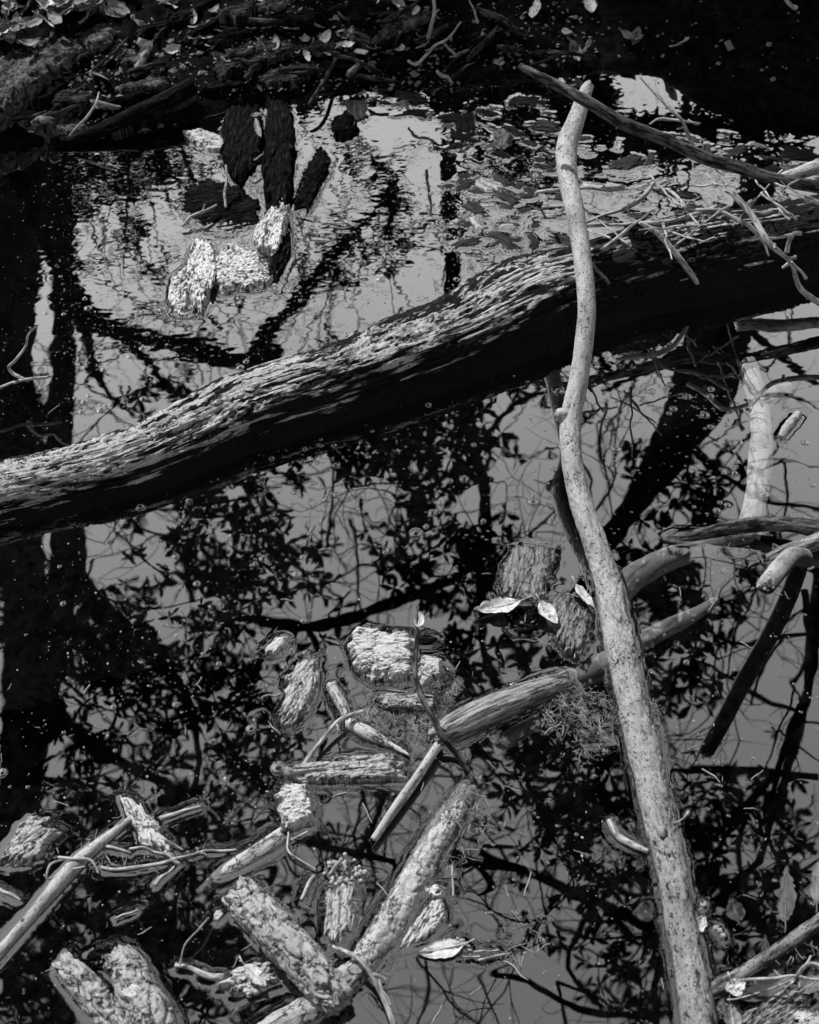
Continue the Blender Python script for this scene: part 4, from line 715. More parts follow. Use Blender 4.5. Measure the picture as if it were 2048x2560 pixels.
for k in range(70):
    px, py = rng.uniform(-40, 330), rng.uniform(-30, 120)
    if py > 40 + 60 * (px < 110) + rng.uniform(0, 30): py = rng.uniform(-30, 45)
    bank_leaf(px, py, rng.uniform(.7, 1.2), .045 if py > 45 else .02, 'dry pale leaf in the litter heap beside the dusty mud rock', 'litter leaves beside the dusty rock')
for k in range(70):
    bank_leaf(rng.uniform(330, 1150), rng.uniform(-30, 150), rng.uniform(.4, .9), .008, 'small dull leaf scattered over the dark far bank', 'leaves scattered over the far bank')
for (px, py) in [(1420, 85), (1590, 95), (1575, 92), (1465, 125), (1440, 130), (1700, 110), (1340, 20), (1475, 8), (505, 65), (430, 10)]:
    bank_leaf(px, py, rng.uniform(.8, 1.1), .012, 'bright dry leaf lying alone in the dark of the far bank', 'lone bright leaves on the far bank')

# ------------------------------------------------------------------ small floating things, many of each
LEFT_OUT = []
# dark flakes crowding the shallows under the far bank
FM = []
for k in range(12):
    na = 34; th = np.linspace(0, 2 * np.pi, na, endpoint=False); rr = (1 + .9 * fbm(np.column_stack([np.cos(th) * 2.2, np.sin(th) * 2.2, np.full(na, k * 2.2)]), 4))
    asp = rng.uniform(.22, .6); O = np.column_stack([np.sign(np.cos(th)) * np.abs(np.cos(th)) ** .6 * rr * .028, np.sign(np.sin(th)) * np.abs(np.sin(th)) ** .7 * rr * .028 * asp]); rings = []
    for q, zz in ((.15, .003), (.4, .003), (.65, .0028), (.85, .0024), (1, .0008), (1.02, -.006)):
        z = np.full(na, zz) + (.0022 * fbm(np.column_stack([O * q * 130, np.full(na, k)]), 3, True) - .001 if q < 1 else 0); rings.append(np.column_stack([O * q, z]))
    V = np.vstack(rings); FM.append((mesh('bark_flake', V, [grid_faces(6, na, True)[:, ::-1], np.arange(na)[None]], M['flake'] if k % 4 else M['slab'], True, V * [1, 1, 0] + k), O))
for px, py in scatter_px(170, [(1090, 250, 1420, 470, 6), (1160, 440, 1440, 620, 5), (1480, 400, 1700, 560, 2), (1650, 480, 1850, 560, 1), (1700, 330, 2048, 430, 2), (860, 230, 1100, 290, 2), (1440, 330, 1900, 400, 2)]):
    p = W(px, py); s = float(np.clip(rng.lognormal(-.55, .5), .2, 1.5)); me_, O = FM[int(rng.integers(12))]
    o = put(me_, 'bark_flake', (p[0], p[1], 0), rng.normal() * .7 - .2, s, 'dark bark flake among the many awash in the far shallows', 'bark flake', 'bark flakes awash in the far shallows', .03)
    a = o.rotation_euler[2]; e = O * s
    WATER_PTS.append(np.column_stack([e[:, 0] * math.cos(a) - e[:, 1] * math.sin(a) + p[0], e[:, 0] * math.sin(a) + e[:, 1] * math.cos(a) + p[1]]))
# single straws afloat
SM = []
for k in range(7):
    L = rng.uniform(.02, .05); c = rng.normal(size=(2, 2)) * L * .035
    V, F, gr = tube([[-L / 2, 0, 0], [-L / 6, c[0, 0], .001], [L / 5, c[0, 1], .001], [L / 2, c[1, 0], 0]], [.0005, .0007, .0006, .0004], 9, 6, bark_disp(.0003, 300, 900, True, k)); SM.append(mesh('straw', V, F, M['straw'], True, gr))
for px, py in scatter_px(120, [(0, 1700, 600, 2500, 5), (600, 1450, 1300, 2100, 6), (1300, 1250, 2000, 1900, 4), (1100, 2000, 1500, 2500, 3), (1600, 1900, 2048, 2500, 3), (0, 1000, 1300, 1500, 2), (560, 2150, 1150, 2560, 5)]):
    p = W(px, py); put(SM[int(rng.integers(7))], 'straw', (p[0], p[1], .001), rng.uniform(0, 6.28), float(np.clip(rng.lognormal(-.9, .5), .15, 1.1)), 'thin bit of straw adrift on the open water', 'straw', 'bits of straw adrift on the pond', .03)
# rafts of matted straw
def raft(name, blobs, n, label, lmin=.005, lmax=.02, zmax=.005):
    VV, FF, k = [], [], 0
    b = np.array(blobs, float); p = b[:, 2] * b[:, 3]; p /= p.sum()
    for i in range(n):
        q = b[rng.choice(len(b), p=p)]; a = rng.uniform(0, 6.28); rr = math.sqrt(rng.random())
        c = W(q[0] + math.cos(a) * rr * q[2], q[1] + math.sin(a) * rr * q[3]); L = rng.uniform(lmin, lmax) * (.5 + .9 * (rng.random() < .3)); t = rng.uniform(0, 6.28); wd = rng.uniform(.0002, .00055)
        d = np.array([math.cos(t), math.sin(t), rng.normal() * .12]); s = np.array([-math.sin(t), math.cos(t), 0]); u = np.array([0, 0, 1.])
        z = np.array([0, 0, rng.uniform(-.0005, zmax)]); bend = s * rng.normal() * L * .08
        for e, m_ in ((-1, 0), (0, 1), (1, 0)):
            for o2 in (s * wd, u * wd, -s * wd, -u * wd): VV.append(c + z + d * L / 2 * e + bend * m_ + o2 * (1 if e < 1 else .5))
        for r_ in (0, 4):
            for j in range(4): FF.append((k + r_ + j, k + r_ + (j + 1) % 4, k + r_ + 4 + (j + 1) % 4, k + r_ + 4 + j))
        FF += [(k + 3, k + 2, k + 1, k), (k + 8, k + 9, k + 10, k + 11)]; k += 12
    o = add(name, VV, np.array(FF), M['raft'], smooth=False); tag(o, label, 'straw raft', kind='stuff'); return o
raft('straw_raft', [(990, 1810, 105, 50), (1060, 1760, 70, 35), (900, 1790, 40, 25), (1090, 1840, 60, 35), (1110, 1720, 40, 40)], 1100, 'matted raft of straw and chips in front of the largest pale slab')
raft('straw_raft', [(1450, 1790, 100, 60), (1430, 1740, 60, 30), (1600, 1790, 50, 50), (1480, 1860, 50, 40)], 800, 'matted raft of straw around the middle of the bent branch')
raft('straw_raft', [(1500, 1440, 60, 40), (1840, 1400, 70, 40), (1930, 1440, 40, 30), (1800, 1440, 40, 20)], 160, 'loose straw specks drifting below the arching root')
raft('straw_raft', [(1160, 2010, 50, 50), (1150, 2150, 50, 30), (1200, 2060, 30, 60)], 150, 'straw litter caught on the awash pale branch')
raft('straw_raft', [(860, 2190, 60, 36), (850, 2270, 40, 70), (650, 2250, 40, 30)], 230, 'chips and straw around the round seed heads')
raft('straw_raft', [(330, 2150, 160, 30), (230, 2130, 50, 50), (500, 2130, 60, 20), (90, 2110, 60, 50)], 240, 'straw litter along the thin twigs on the left', zmax=.003)
raft('straw_raft', [(1230, 2390, 90, 25), (1320, 2330, 60, 60)], 90, 'loose straws right of the flat pale leaf', zmax=.002)
raft('straw_raft', [(1900, 2500, 120, 50), (1780, 2520, 60, 50), (2000, 2400, 60, 60)], 200, 'bits of straw and crumbs in the bottom right corner')
raft('log_crumbs', [(700, 1000, 260, 50), (1250, 780, 230, 60)], 10, 'crumbs of rotten wood fallen beside the big log')
# round seed heads
V, F, gr = tube([[0, 0, -.003], [0, 0, 0], [0, 0, .003]], [.0022, .0034, .0022], 5, 10, capn=.5)
sm = mesh('seed_head', V, F, M['pale_slab'], True, gr)
for k in range(34):
    a = rng.uniform(0, 6.28); rr = math.sqrt(rng.random()); p = W(862 + math.cos(a) * rr * 52, 2182 + math.sin(a) * rr * 34)
    put(sm, 'seed_head', (p[0], p[1], .002), rng.uniform(0, 6.28), rng.uniform(.6, 1.1), 'round pale seed head in the floating cluster', 'seed', 'round seed heads above the dark bark slab', .6)
# pale dust specks everywhere on the surface
def specks(n):
    px = scatter_px(n, [(-50, 380, 2100, 2600, 6), (0, 450, 700, 1100, 2), (100, 1250, 700, 2000, 1.5), (150, 380, 1400, 900, 8), (1100, 250, 1700, 620, 2), (300, 60, 1400, 250, 1.2)])
    P = drop(px)
    s = rng.lognormal(-7.15, .5, n)[:, None]; t = rng.uniform(0, 6.28, n)
    d = np.column_stack([np.cos(t), np.sin(t), rng.normal(size=n) * .25]) * s; e = np.column_stack([-np.sin(t), np.cos(t), rng.normal(size=n) * .25]) * s * rng.uniform(.3, .9, n)[:, None]
    up = np.array([0, 0, 1]) * s * .5
    V = np.stack([P + d, P + e, P - d, P - e, P + up], 1).reshape(-1, 3); k = np.arange(n)[:, None] * 5
    F = np.concatenate([k + np.array([[a, b, 4]]) for a, b in ((0, 1), (1, 2), (2, 3), (3, 0))])
    tag(add('floating_specks', V, F, M['straw'], smooth=False), 'pale dust specks and crumbs scattered over the pond', 'specks', kind='stuff')
specks(7500)

# ------------------------------------------------------------------ water: one sheet with the surface drawn up around everything that cuts it
STEP = .0034
wx = spaced(-1.30, 1.30, STEP, 7.5); wy = spaced(.42, 2.95, STEP, 7.0); wx = wx[np.abs(wx) < 6.5]; wy = wy[(wy > -4) & (wy < 6)]
nx, ny = len(wx), len(wy)
pts = np.vstack(WATER_PTS)
mask = np.zeros((ny, nx), bool)
ok = (np.abs(pts[:, 0]) < 1.29) & (pts[:, 1] > .43) & (pts[:, 1] < 2.94); pts = pts[ok]
mask[np.clip(np.searchsorted(wy, pts[:, 1] - STEP / 2), 0, ny - 1), np.clip(np.searchsorted(wx, pts[:, 0] - STEP / 2), 0, nx - 1)] = True
D2 = np.full((ny, nx), 1e9, np.float32); RAD = 8
for dy in range(-RAD, RAD + 1):
    for dx in range(-RAD, RAD + 1):
        d2 = dx * dx + dy * dy
        if d2 > RAD * RAD: continue
        sl_ = mask[max(0, dy):ny + min(0, dy), max(0, dx):nx + min(0, dx)]
        tgt = D2[max(0, -dy):ny + min(0, -dy), max(0, -dx):nx + min(0, -dx)]
        tgt[sl_] = np.minimum(tgt[sl_], d2)
Dm = np.sqrt(np.minimum(D2, 1e4)) * STEP
men = .0012 * np.exp(-Dm / .0030)
for _ in range(1):
    men[1:-1] = (men[:-2] + 2 * men[1:-1] + men[2:]) / 4; men[:, 1:-1] = (men[:, :-2] + 2 * men[:, 1:-1] + men[:, 2:]) / 4
WX, WY = np.meshgrid(wx, wy); P2 = np.column_stack([WX.ravel(), WY.ravel(), np.zeros(nx * ny)])
inner = (np.abs(P2[:, 0]) < 1.3) & (P2[:, 1] > .4) & (P2[:, 1] < 2.96)
rip = np.zeros(nx * ny); Pi = P2[inner]
rip[inner] = .00010 * pn(Pi * 11) + .000016 * pn(Pi * 36 + 5) + .00005 * np.clip((Pi[:, 1] - 1.5), 0, 1.2) * (pn(Pi * np.array([50, 80, 1]) + 11) + .5 * pn(Pi * np.array([110, 150, 1]) + 5))
water = add('water', np.column_stack([P2[:, :2], men.ravel() + rip]), grid_faces(ny, nx), M['water']); water['kind'] = 'structure'
occ = D2 < 2.5
# bubbles
na = 20; prof = [(1.75, .0), (1.45, .035), (1.25, .10), (1.10, .20), (1.0, .30), (.93, .42), (.8, .58), (.6, .74), (.35, .86), (.1, .91)]
th = np.linspace(0, 2 * np.pi, na, endpoint=False)
V = np.vstack([np.column_stack([np.cos(th) * a, np.sin(th) * a, np.full(na, b)]) for a, b in prof])
bub = mesh('bubble', V, [grid_faces(len(prof), na, True), np.array([np.arange(na) + (len(prof) - 1) * na])], M['water'])
cl = scatter_px(60, [(120, 640, 760, 1080, 3), (700, 450, 1350, 860, 4), (500, 1050, 1400, 1350, 5), (1350, 820, 1900, 1300, 5), (100, 1250, 800, 1700, 2), (1100, 250, 1450, 600, 2), (1750, 380, 2000, 430, 1)])
nb = 0
while nb < 300:
    c = cl[int(rng.integers(len(cl)))]
    px, py = (c + rng.normal(size=2) * [34, 22]) if rng.random() < .62 else scatter_px(1, [(100, 450, 1350, 1100, 3), (300, 1000, 2048, 1400, 4), (0, 1400, 2048, 2000, 2)])[0]
    p = W(px, py); i, j = np.searchsorted(wy, p[1]), np.searchsorted(wx, p[0])
    if not (0 < i < ny and 0 < j < nx) or occ[i, j] or p[1] > bank_y(p[0]) - .02: continue
    o = bpy.data.objects.new('bubble', bub); COL.objects.link(o); s = float(np.clip(rng.lognormal(-5.75, .38), .0018, .0075)); o.location = (p[0], p[1], .0002); o.scale = (s, s, s * .9)
    tag(o, 'round clear bubble resting on the water surface', 'bubble', 'bubbles on the water surface'); nb += 1

VV, FF, k = [], [], 0
for px, py in np.vstack([scatter_px(1300, [(120, 380, 1350, 900, 7), (100, 450, 1350, 1100, 3), (300, 1000, 2048, 1400, 4), (0, 1400, 2048, 2300, 2)]), np.repeat(cl, 12, 0) + rng.normal(size=(720, 2)) * [40, 24]]):
    p = W(px, py); i, j = np.searchsorted(wy, p[1]), np.searchsorted(wx, p[0])
    if not (0 < i < ny and 0 < j < nx) or occ[i, j] or p[1] > bank_y(p[0]) - .02: continue
    s_ = rng.uniform(.0007, .0022); t8 = np.linspace(0, 2 * np.pi, 9)[:-1]
    for a, b in ((1.5, .0), (1.1, .2), (.9, .5), (.4, .85)): VV.append(np.column_stack([p[0] + np.cos(t8) * a * s_, p[1] + np.sin(t8) * a * s_, np.full(8, .0002 + b * s_)]))
    FF += [grid_faces(4, 8, True) + k, np.column_stack([k + 24 + np.array([0, 2, 4]), k + 24 + np.array([1, 3, 5]), k + 24 + np.array([2, 4, 6]), k + 24 + np.array([7, 7, 7])])[:0]]; k += 32
tag(add('fine_bubbles', np.vstack(VV), FF, M['water']), 'froth of tiny bubbles scattered among the larger ones', 'froth', kind='stuff')

# ------------------------------------------------------------------ trees round the pond (the water mirrors them)
# lit ground that no leaf may shade
def shades(P):
    q = P[:2] - SDIR[:2] / SDIR[2] * P[2]
    if not (.45 < q[1] < 2.35): return False
    return abs(q[0]) < .10 + .335 * math.hypot(q[1], 1.7)
def ltube(pts, ns=None, nr=7, disp=True, seed=0):
    P = [p[0] for p in pts]; r = [p[1] for p in pts]; L = float(np.linalg.norm(np.diff(np.array(P), axis=0), axis=1).sum())
    return tube(P, r, ns or max(8, int(L * 14)), nr, bark_disp(.12 * float(np.mean(r)), 6, 20, False, seed) if disp else None)
def tree(name, label, trunk):
    V, F, gr = ltube(trunk, nr=12); P0 = trunk[0][0]
    t = empty(name, P0, label, 'tree', 'trees standing round the pond'); add('trunk', V, F, M['trunk'], t, attr=gr); return t
def add_limb(t, pts, nr=7):
    for trial in range(12):                    # keep the lit part of the pond in the sun
        if not any(shades(p[0] * a + q[0] * (1 - a)) for p, q in zip(pts, pts[1:]) for a in (.2, .5, .8)): break
        pts = [((p[0] + CAM) * 1.08 - CAM, p[1] * 1.08) for p in pts]
    else: print('SHADE', t.name, pts[0][0])
    V, F, gr = ltube(pts, nr=nr); return add('limb', V, F, M['trunk'], t, attr=gr)
def m(px, py, wpx, tt): return (MIR(px, py, tt), wpx / 2 * tt / FPX)
def my(px, py, wpx, Y):
    P = MIRY(px, py, Y); return (P, wpx / 2 * (Y / ray(px, py)[1]) / FPX)
def gbase(p, rr): return (np.array([p[0][0], p[0][1], -.1]), rr)
def twigs(start, n, L, r0, spread=1.0, bias=(0, 0, .3)):
    """bare forking twigs growing from start, as one mesh"""
    VV, FF, GG, k = [], [], [], 0
    stack = [(np.array(start), rng.normal(size=3) + bias, L, r0, 0) for _ in range(n)]; tips = []
    while stack:
        p, d, l, rr, lev = stack.pop(); d = d / np.linalg.norm(d); P = [p]
        for q in range(4): d = d + rng.normal(size=3) * .35 * spread; d /= np.linalg.norm(d); P.append(P[-1] + d * l / 4)
        V, F, g2 = tube(P, [rr, rr * .85, rr * .7, rr * .55, rr * .35], 10, 5); VV.append(V); FF += [f + k for f in F]; GG.append(g2); k += len(V); tips.append((P[-1], d))
        if lev < 2:
            for q in range(2 + (rng.random() < .5)): i = int(rng.integers(1, 5)); stack.append((P[i], d + rng.normal(size=3) * .9, l * .62, rr * .55, lev + 1))
    return np.vstack(VV), FF, np.vstack(GG), tips
def add_twigs(t, start, n, L, r0, **k):
    V, F, g2, tips = twigs(start, n, L, r0, **k); o = add('twigs', V, F, M['trunk'], t, attr=g2); o['kind'] = 'stuff'; return tips
def whorls(cs, n_leaf=6, L=.075):
    """rosettes of oval leaves at the given places, as one mesh"""
    u = np.array([0, .25, .55, .82, 1.0]); h = np.array([.04, .3, .5, .36, .0])
    VV, FF, k = [], [], 0
    for C, sc in cs:
        ax = rng.normal(size=3) * .55 + [0, 0, .8]; ax /= np.linalg.norm(ax); e1 = np.cross(ax, [1, .3, .2]); e1 /= np.linalg.norm(e1); e2 = np.cross(ax, e1)
        nl = int(rng.integers(max(3, n_leaf - 2), n_leaf + 3)); a0 = rng.uniform(0, 6.28)
        for q in range(nl):
            a = a0 + q * 6.283 / nl + rng.normal() * .25; d = e1 * math.cos(a) + e2 * math.sin(a) + ax * rng.uniform(-.3, .7); d /= np.linalg.norm(d)
            s = np.cross(d, ax + rng.normal(size=3) * .3); s /= np.linalg.norm(s); nn = np.cross(s, d); l = L * sc * rng.uniform(.65, 1.15); wd = l * rng.uniform(.30, .42)
            c = C[None] + d * (u * l)[:, None] - nn * (.12 * l * u ** 2)[:, None]
            Lf, Rt = c + s * (h * wd)[:, None] + nn * (h * wd * .25)[:, None], c - s * (h * wd)[:, None] + nn * (h * wd * .25)[:, None]
            V = np.vstack([Lf, c, Rt]); VV.append(V)
            for i in range(4): FF += [(k + i, k + i + 1, k + 6 + i, k + 5 + i), (k + 5 + i, k + 6 + i, k + 11 + i, k + 10 + i)]
            k += 15
    return np.vstack(VV), np.array(FF)
def foliage(t, blobs, L=.08, n_leaf=6):
    """blobs: (px, py, rx, ry, rosettes, near, far) in the mirror of the pond"""
    cs = []
    for px, py, rx, ry, n, t0, t1 in blobs:
        for i in range(int(n * 1.4)):
            a = rng.uniform(0, 6.28); rr = math.sqrt(rng.random()); x, y = px + rx * rr * math.cos(a), py + ry * rr * math.sin(a)
            for trial in range(8):
                tt = rng.uniform(t0, t1) * (1 + .13 * trial); P = MIR(x, y, tt)
                if not shades(P): cs.append((P, min(tt / 6.2, 1.7))); break
    V, F = whorls(cs, n_leaf, L); o = add('foliage', V, F, M['foliage'], t, smooth=True); o['kind'] = 'stuff'; return cs

# A: heavy trunk far left with long limbs
A = [my(25, 350, 170, 10.5), my(20, 600, 165, 10.5), my(10, 900, 150, 10.5), my(30, 1200, 130, 10.5), my(60, 1500, 110, 10.5), my(50, 1900, 100, 10.5), my(40, 2300, 90, 10.5)]
tA = tree('leafy_tree', 'heavy dark tree trunk mirrored down the left side of the pond', [gbase(A[0], .36)] + A)
add_limb(tA, [m(40, 420, 80, 11.84), m(140, 640, 58, 11.84), m(230, 800, 61, 12.21), m(400, 850, 61, 12.58), m(560, 890, 58, 12.95), m(680, 925, 43, 13.32), m(900, 1010, 29, 13.69), m(1100, 1060, 16, 14.06)], 9)
add_limb(tA, [m(620, 905, 50, 12.95), m(740, 750, 36, 12.77), m(880, 590, 32, 12.58), m(960, 490, 24, 12.58), m(1020, 410, 17, 12.58)], 8)
add_limb(tA, [m(120, 470, 60, 11.84), m(230, 440, 24, 12.21), m(360, 460, 17, 12.58), m(480, 440, 12, 12.95)])
add_limb(tA, [m(80, 560, 50, 12.21), m(180, 540, 24, 12.21), m(290, 480, 14, 12.21), m(350, 380, 10, 12.21)])
add_limb(tA, [m(690, 870, 50, 12.95), m(650, 980, 22, 13.32), m(560, 1000, 13, 13.69)])
add_limb(tA, [m(180, 720, 45, 12.21), m(260, 960, 17, 12.95), m(330, 1040, 12, 13.32)])
add_limb(tA, [m(290, 830, 40, 12.21), m(420, 960, 16, 12.95), m(500, 1050, 9, 13.32)])
# E: second trunk low left
E = [my(150, 1150, 70, 8.8), my(170, 1350, 80, 8.8), my(140, 1600, 70, 8.8), my(90, 1850, 62, 8.8), my(60, 2100, 55, 8.8), my(30, 2500, 40, 8.8)]
tE = tree('leafy_tree', 'second dark trunk mirrored low on the left behind the heavy one', [gbase((MIRY(140, 340, 8.8), 0), .09), (MIRY(140, 340, 8.8), .09)] + E)
add_limb(tE, [m(160, 1420, 60, 14.00), m(280, 1560, 56, 14.00), m(380, 1640, 40, 14.00), m(470, 1730, 24, 14.00)])
add_limb(tE, [m(110, 1780, 50, 14.80), m(300, 1900, 32, 14.80), m(480, 1990, 20, 14.80), m(600, 2110, 12, 14.80)])
add_limb(tE, [m(500, 1080, 14, 13.00), m(530, 1240, 16, 13.00), m(470, 1400, 18, 13.00), m(480, 1500, 14, 13.00)])
add_limb(tE, [m(470, 1720, 16, 14.00), m(490, 1900, 20, 14.00), m(470, 2080, 14, 14.00)])
# B: slim trunk in the middle
B = [my(1120, 300, 38, 5.2), my(1124, 480, 38, 5.2), my(1130, 700, 36, 5.2), my(1138, 900, 34, 5.2), my(1180, 1100, 32, 5.2), my(1215, 1300, 28, 5.2), my(1200, 1500, 24, 5.2), my(1240, 1750, 20, 5.2)]
tB = tree('slim_tree', 'slim upright tree mirrored in the middle of the pond', [gbase(B[0], .035)] + B)
add_limb(tB, [m(1134, 880, 26, 6.6), m(1040, 960, 20, 6.6), m(900, 1060, 14, 6.6)])
add_limb(tB, [m(560, 1540, 20, 6.4), m(650, 1552, 30, 6.4), m(760, 1565, 32, 6.4), m(880, 1545, 28, 6.4), m(1010, 1500, 24, 6.4), m(1150, 1440, 20, 6.4), m(1210, 1350, 20, 6.4)])
add_limb(tB, [m(760, 1560, 20, 6.4), m(790, 1640, 14, 6.4), m(740, 1740, 10, 6.4)])
add_limb(tB, [m(1190, 1120, 18, 6.6), m(1290, 1010, 16, 6.6), m(1400, 980, 14, 6.6)])
# C: leaning trunk on the right
Ct = [m(1880, 520, 90, 5.4), m(1830, 720, 130, 5.5), m(1790, 850, 160, 5.6), m(1745, 1000, 150, 5.7), m(1660, 1150, 100, 5.9), m(1560, 1300, 60, 6.1), m(1470, 1430, 40, 6.3), m(1400, 1560, 24, 6.5)]
tC = tree('leaning_tree', 'leaning dark tree mirrored below the right end of the log', [gbase(Ct[0], .10)] + Ct)
add_limb(tC, [m(1770, 860, 40, 5.6), m(1660, 900, 22, 5.8), m(1560, 960, 16, 6), m(1500, 980, 10, 6)])
add_limb(tC, [m(1640, 900, 18, 5.8), m(1560, 850, 12, 5.8), m(1520, 780, 8, 5.8)])
add_limb(tC, [m(1700, 1090, 30, 5.8), m(1800, 1180, 18, 6), m(1900, 1240, 12, 6.2), m(2048, 1270, 10, 6.4)])
add_limb(tC, [m(1830, 760, 30, 5.6), m(1930, 880, 20, 5.8), m(2048, 960, 12, 6)])
# F: bare tree, lower right
Ft = [my(2160, 700, 90, 3.3), my(2120, 1000, 80, 3.3), my(2080, 1300, 60, 3.3), my(2040, 1550, 36, 3.3), my(2010, 1750, 30, 3.3), my(1960, 1950, 26, 3.3), my(1900, 2150, 20, 3.3)]
tF = tree('bare_tree', 'bare branching tree mirrored in the lower right of the pond', [gbase(Ft[0], .09)] + Ft)
for pts in [[(2010, 1480, 22), (2035, 1650, 20), (1985, 1800, 20), (1935, 1950, 16), (1925, 2100, 14)], [(2048, 1575, 12), (1960, 1592, 12), (1850, 1604, 12), (1740, 1555, 8)],
            [(2048, 1945, 20), (1900, 1930, 18), (1780, 1925, 16), (1660, 1922, 12)], [(1940, 1930, 20), (1860, 2020, 18), (1790, 2130, 14), (1760, 2260, 12)], [(1880, 1940, 14), (1960, 2060, 14), (2048, 2130, 10)],
            [(1900, 2150, 20), (1780, 2260, 20), (1700, 2330, 22), (1500, 2262, 22), (1350, 2192, 24), (1230, 2165, 24), (1130, 2130, 14)], [(1330, 2190, 22), (1200, 2130, 14), (1290, 2120, 12)], [(1190, 2150, 16), (1235, 2215, 16), (1200, 2240, 8)],
            [(1500, 2265, 18), (1560, 2200, 14), (1700, 2180, 10)], [(1640, 2540, 18), (1440, 2520, 16), (1320, 2450, 16), (1210, 2430, 14), (1150, 2400, 10)], [(1700, 2340, 20), (1640, 2440, 18), (1640, 2540, 18), (1620, 2700, 16)],
            [(1480, 2270, 14), (1420, 2400, 12), (1500, 2520, 10)], [(1210, 2430, 9), (1180, 2350, 9), (1100, 2270, 7)], [(1930, 2100, 14), (1980, 2240, 12), (2040, 2400, 10)], [(1860, 2030, 14), (1840, 2160, 12), (1900, 2330, 12)], [(1960, 1590, 10), (1900, 1700, 8), (1880, 1760, 6)], [(2000, 1780, 12), (1900, 1740, 10), (1800, 1680, 8), (1740, 1660, 6)]]:
    add_limb(tF, [m(a, b, c, 5.4) for a, b, c in pts])
for pts in [[(640, 2120, 14), (780, 2110, 18), (900, 2130, 20), (1010, 2150, 20), (1180, 2152, 22)], [(900, 2130, 16), (960, 2010, 14), (1010, 1900, 12)], [(380, 2500, 20), (560, 2400, 20), (650, 2260, 18), (720, 2090, 14)], [(560, 2400, 16), (700, 2330, 14), (860, 2290, 12), (1000, 2160, 10)], [(100, 2250, 24), (300, 2330, 24), (520, 2330, 22), (700, 2380, 16)], [(420, 1950, 16), (470, 2120, 18), (430, 2300, 16), (480, 2480, 14)], [(1540, 2100, 14), (1620, 2260, 14), (1600, 2400, 12)]]:
    add_limb(tF if pts[0][0] > 600 else tE, [m(a, b, c, 6.2) for a, b, c in pts])
# dark shrubs added out of view on the far bank to blacken the water
def shrub(x, yb, label, blobs):
    t = empty('added_shrub', (x, yb, .5), label, 'shrub', 'shrubs added unseen on the far bank')
    for k in range(6):
        p = np.array([x, yb, .35]); d = rng.normal(size=3) * [.5, .2, .1] + [0, .1, 1]
        V, F, gr = ltube([(p, .014), (p + d * .4, .010), (p + d * .8 + [0, -.05, .05], .006), (p + d * 1.2, .003)], 14, 6); add('stem', V, F, M['trunk'], t, attr=gr)
    foliage(t, blobs, .075, 7); return t
shrub(1.0, 4.0, 'dense dark shrub added unseen on the right of the far bank, mirrored as black water', [(1660, 345, 230, 48, 330, 4.6, 5.6), (1960, 270, 120, 70, 170, 4.6, 5.6), (1490, 300, 50, 110, 110, 4.6, 5.6)])
shrub(.2, 3.9, 'loose dark shrub added unseen on the middle of the far bank', [(1180, 250, 150, 50, 110, 4.6, 5.8), (1330, 270, 110, 70, 110, 4.6, 5.8), (1300, 420, 130, 80, 40, 5, 6)])
shrub(-.9, 3.9, 'dark shrub added unseen on the left of the far bank', [(420, 300, 200, 30, 110, 4.6, 5.8), (700, 250, 90, 30, 40, 4.6, 5.8), (100, 350, 120, 60, 100, 4.6, 5.8)])
# leaves
csA = foliage(tA, [(250, 420, 180, 90, 34, 11, 15), (480, 380, 120, 70, 26, 11, 15), (420, 1000, 120, 60, 14, 8, 11), (180, 480, 80, 110, 26, 10, 13), (330, 400, 130, 50, 22, 10, 13), (330, 560, 40, 90, 12, 10, 13), (820, 660, 160, 60, 16, 9, 11), (1000, 560, 40, 120, 12, 9, 11), (900, 420, 60, 90, 8, 9, 11), (60, 1050, 60, 120, 40, 8, 11)])
csE = foliage(tE, [(700, 1500, 500, 450, 60, 8, 11), (500, 2050, 480, 300, 60, 8, 11), (480, 700, 420, 300, 16, 10, 13), (90, 1500, 140, 130, 70, 6.5, 9), (260, 1640, 140, 90, 60, 6.5, 9), (450, 1620, 220, 190, 85, 6.4, 8.6), (240, 1840, 260, 130, 70, 7, 9), (560, 1320, 150, 160, 70, 5.8, 7.5), (640, 1830, 110, 130, 34, 5.8, 7), (120, 2060, 160, 120, 80, 8, 11), (420, 2050, 180, 90, 60, 8, 11), (300, 2250, 300, 170, 150, 9, 13), (500, 2420, 260, 150, 150, 9, 13), (80, 2450, 150, 130, 110, 9, 13), (480, 1150, 90, 60, 18, 6, 8)])
csB = foliage(tB, [(840, 1080, 260, 110, 80, 5.6, 7), (1090, 1090, 150, 160, 100, 5.6, 7), (1010, 940, 120, 60, 26, 5.8, 7), (1160, 1410, 220, 110, 75, 5.6, 7), (700, 1440, 140, 80, 34, 5.6, 7), (1280, 1760, 240, 150, 80, 5.2, 6.6), (1000, 1600, 180, 50, 18, 5.6, 7), (1010, 1290, 60, 50, 12, 5.6, 6.6), (900, 1620, 60, 60, 12, 5.6, 7)])
csC = foliage(tC, [(1640, 1510, 130, 120, 60, 5.2, 6.2), (1710, 1660, 90, 110, 20, 5.2, 6.2), (1420, 1960, 170, 130, 60, 5, 6), (1500, 2140, 150, 180, 46, 5, 6), (1700, 1260, 130, 90, 30, 5.4, 6.6), (1600, 1430, 120, 60, 20, 5.2, 6.2), (1650, 345, 230, 30, 60, 8, 11), (1500, 330, 30, 110, 30, 8, 11), (1980, 620, 90, 100, 30, 7, 9), (1330, 930, 90, 70, 16, 5.6, 7), (1560, 880, 110, 70, 16, 6, 7), (1760, 1240, 40, 60, 8, 5.2, 6)])
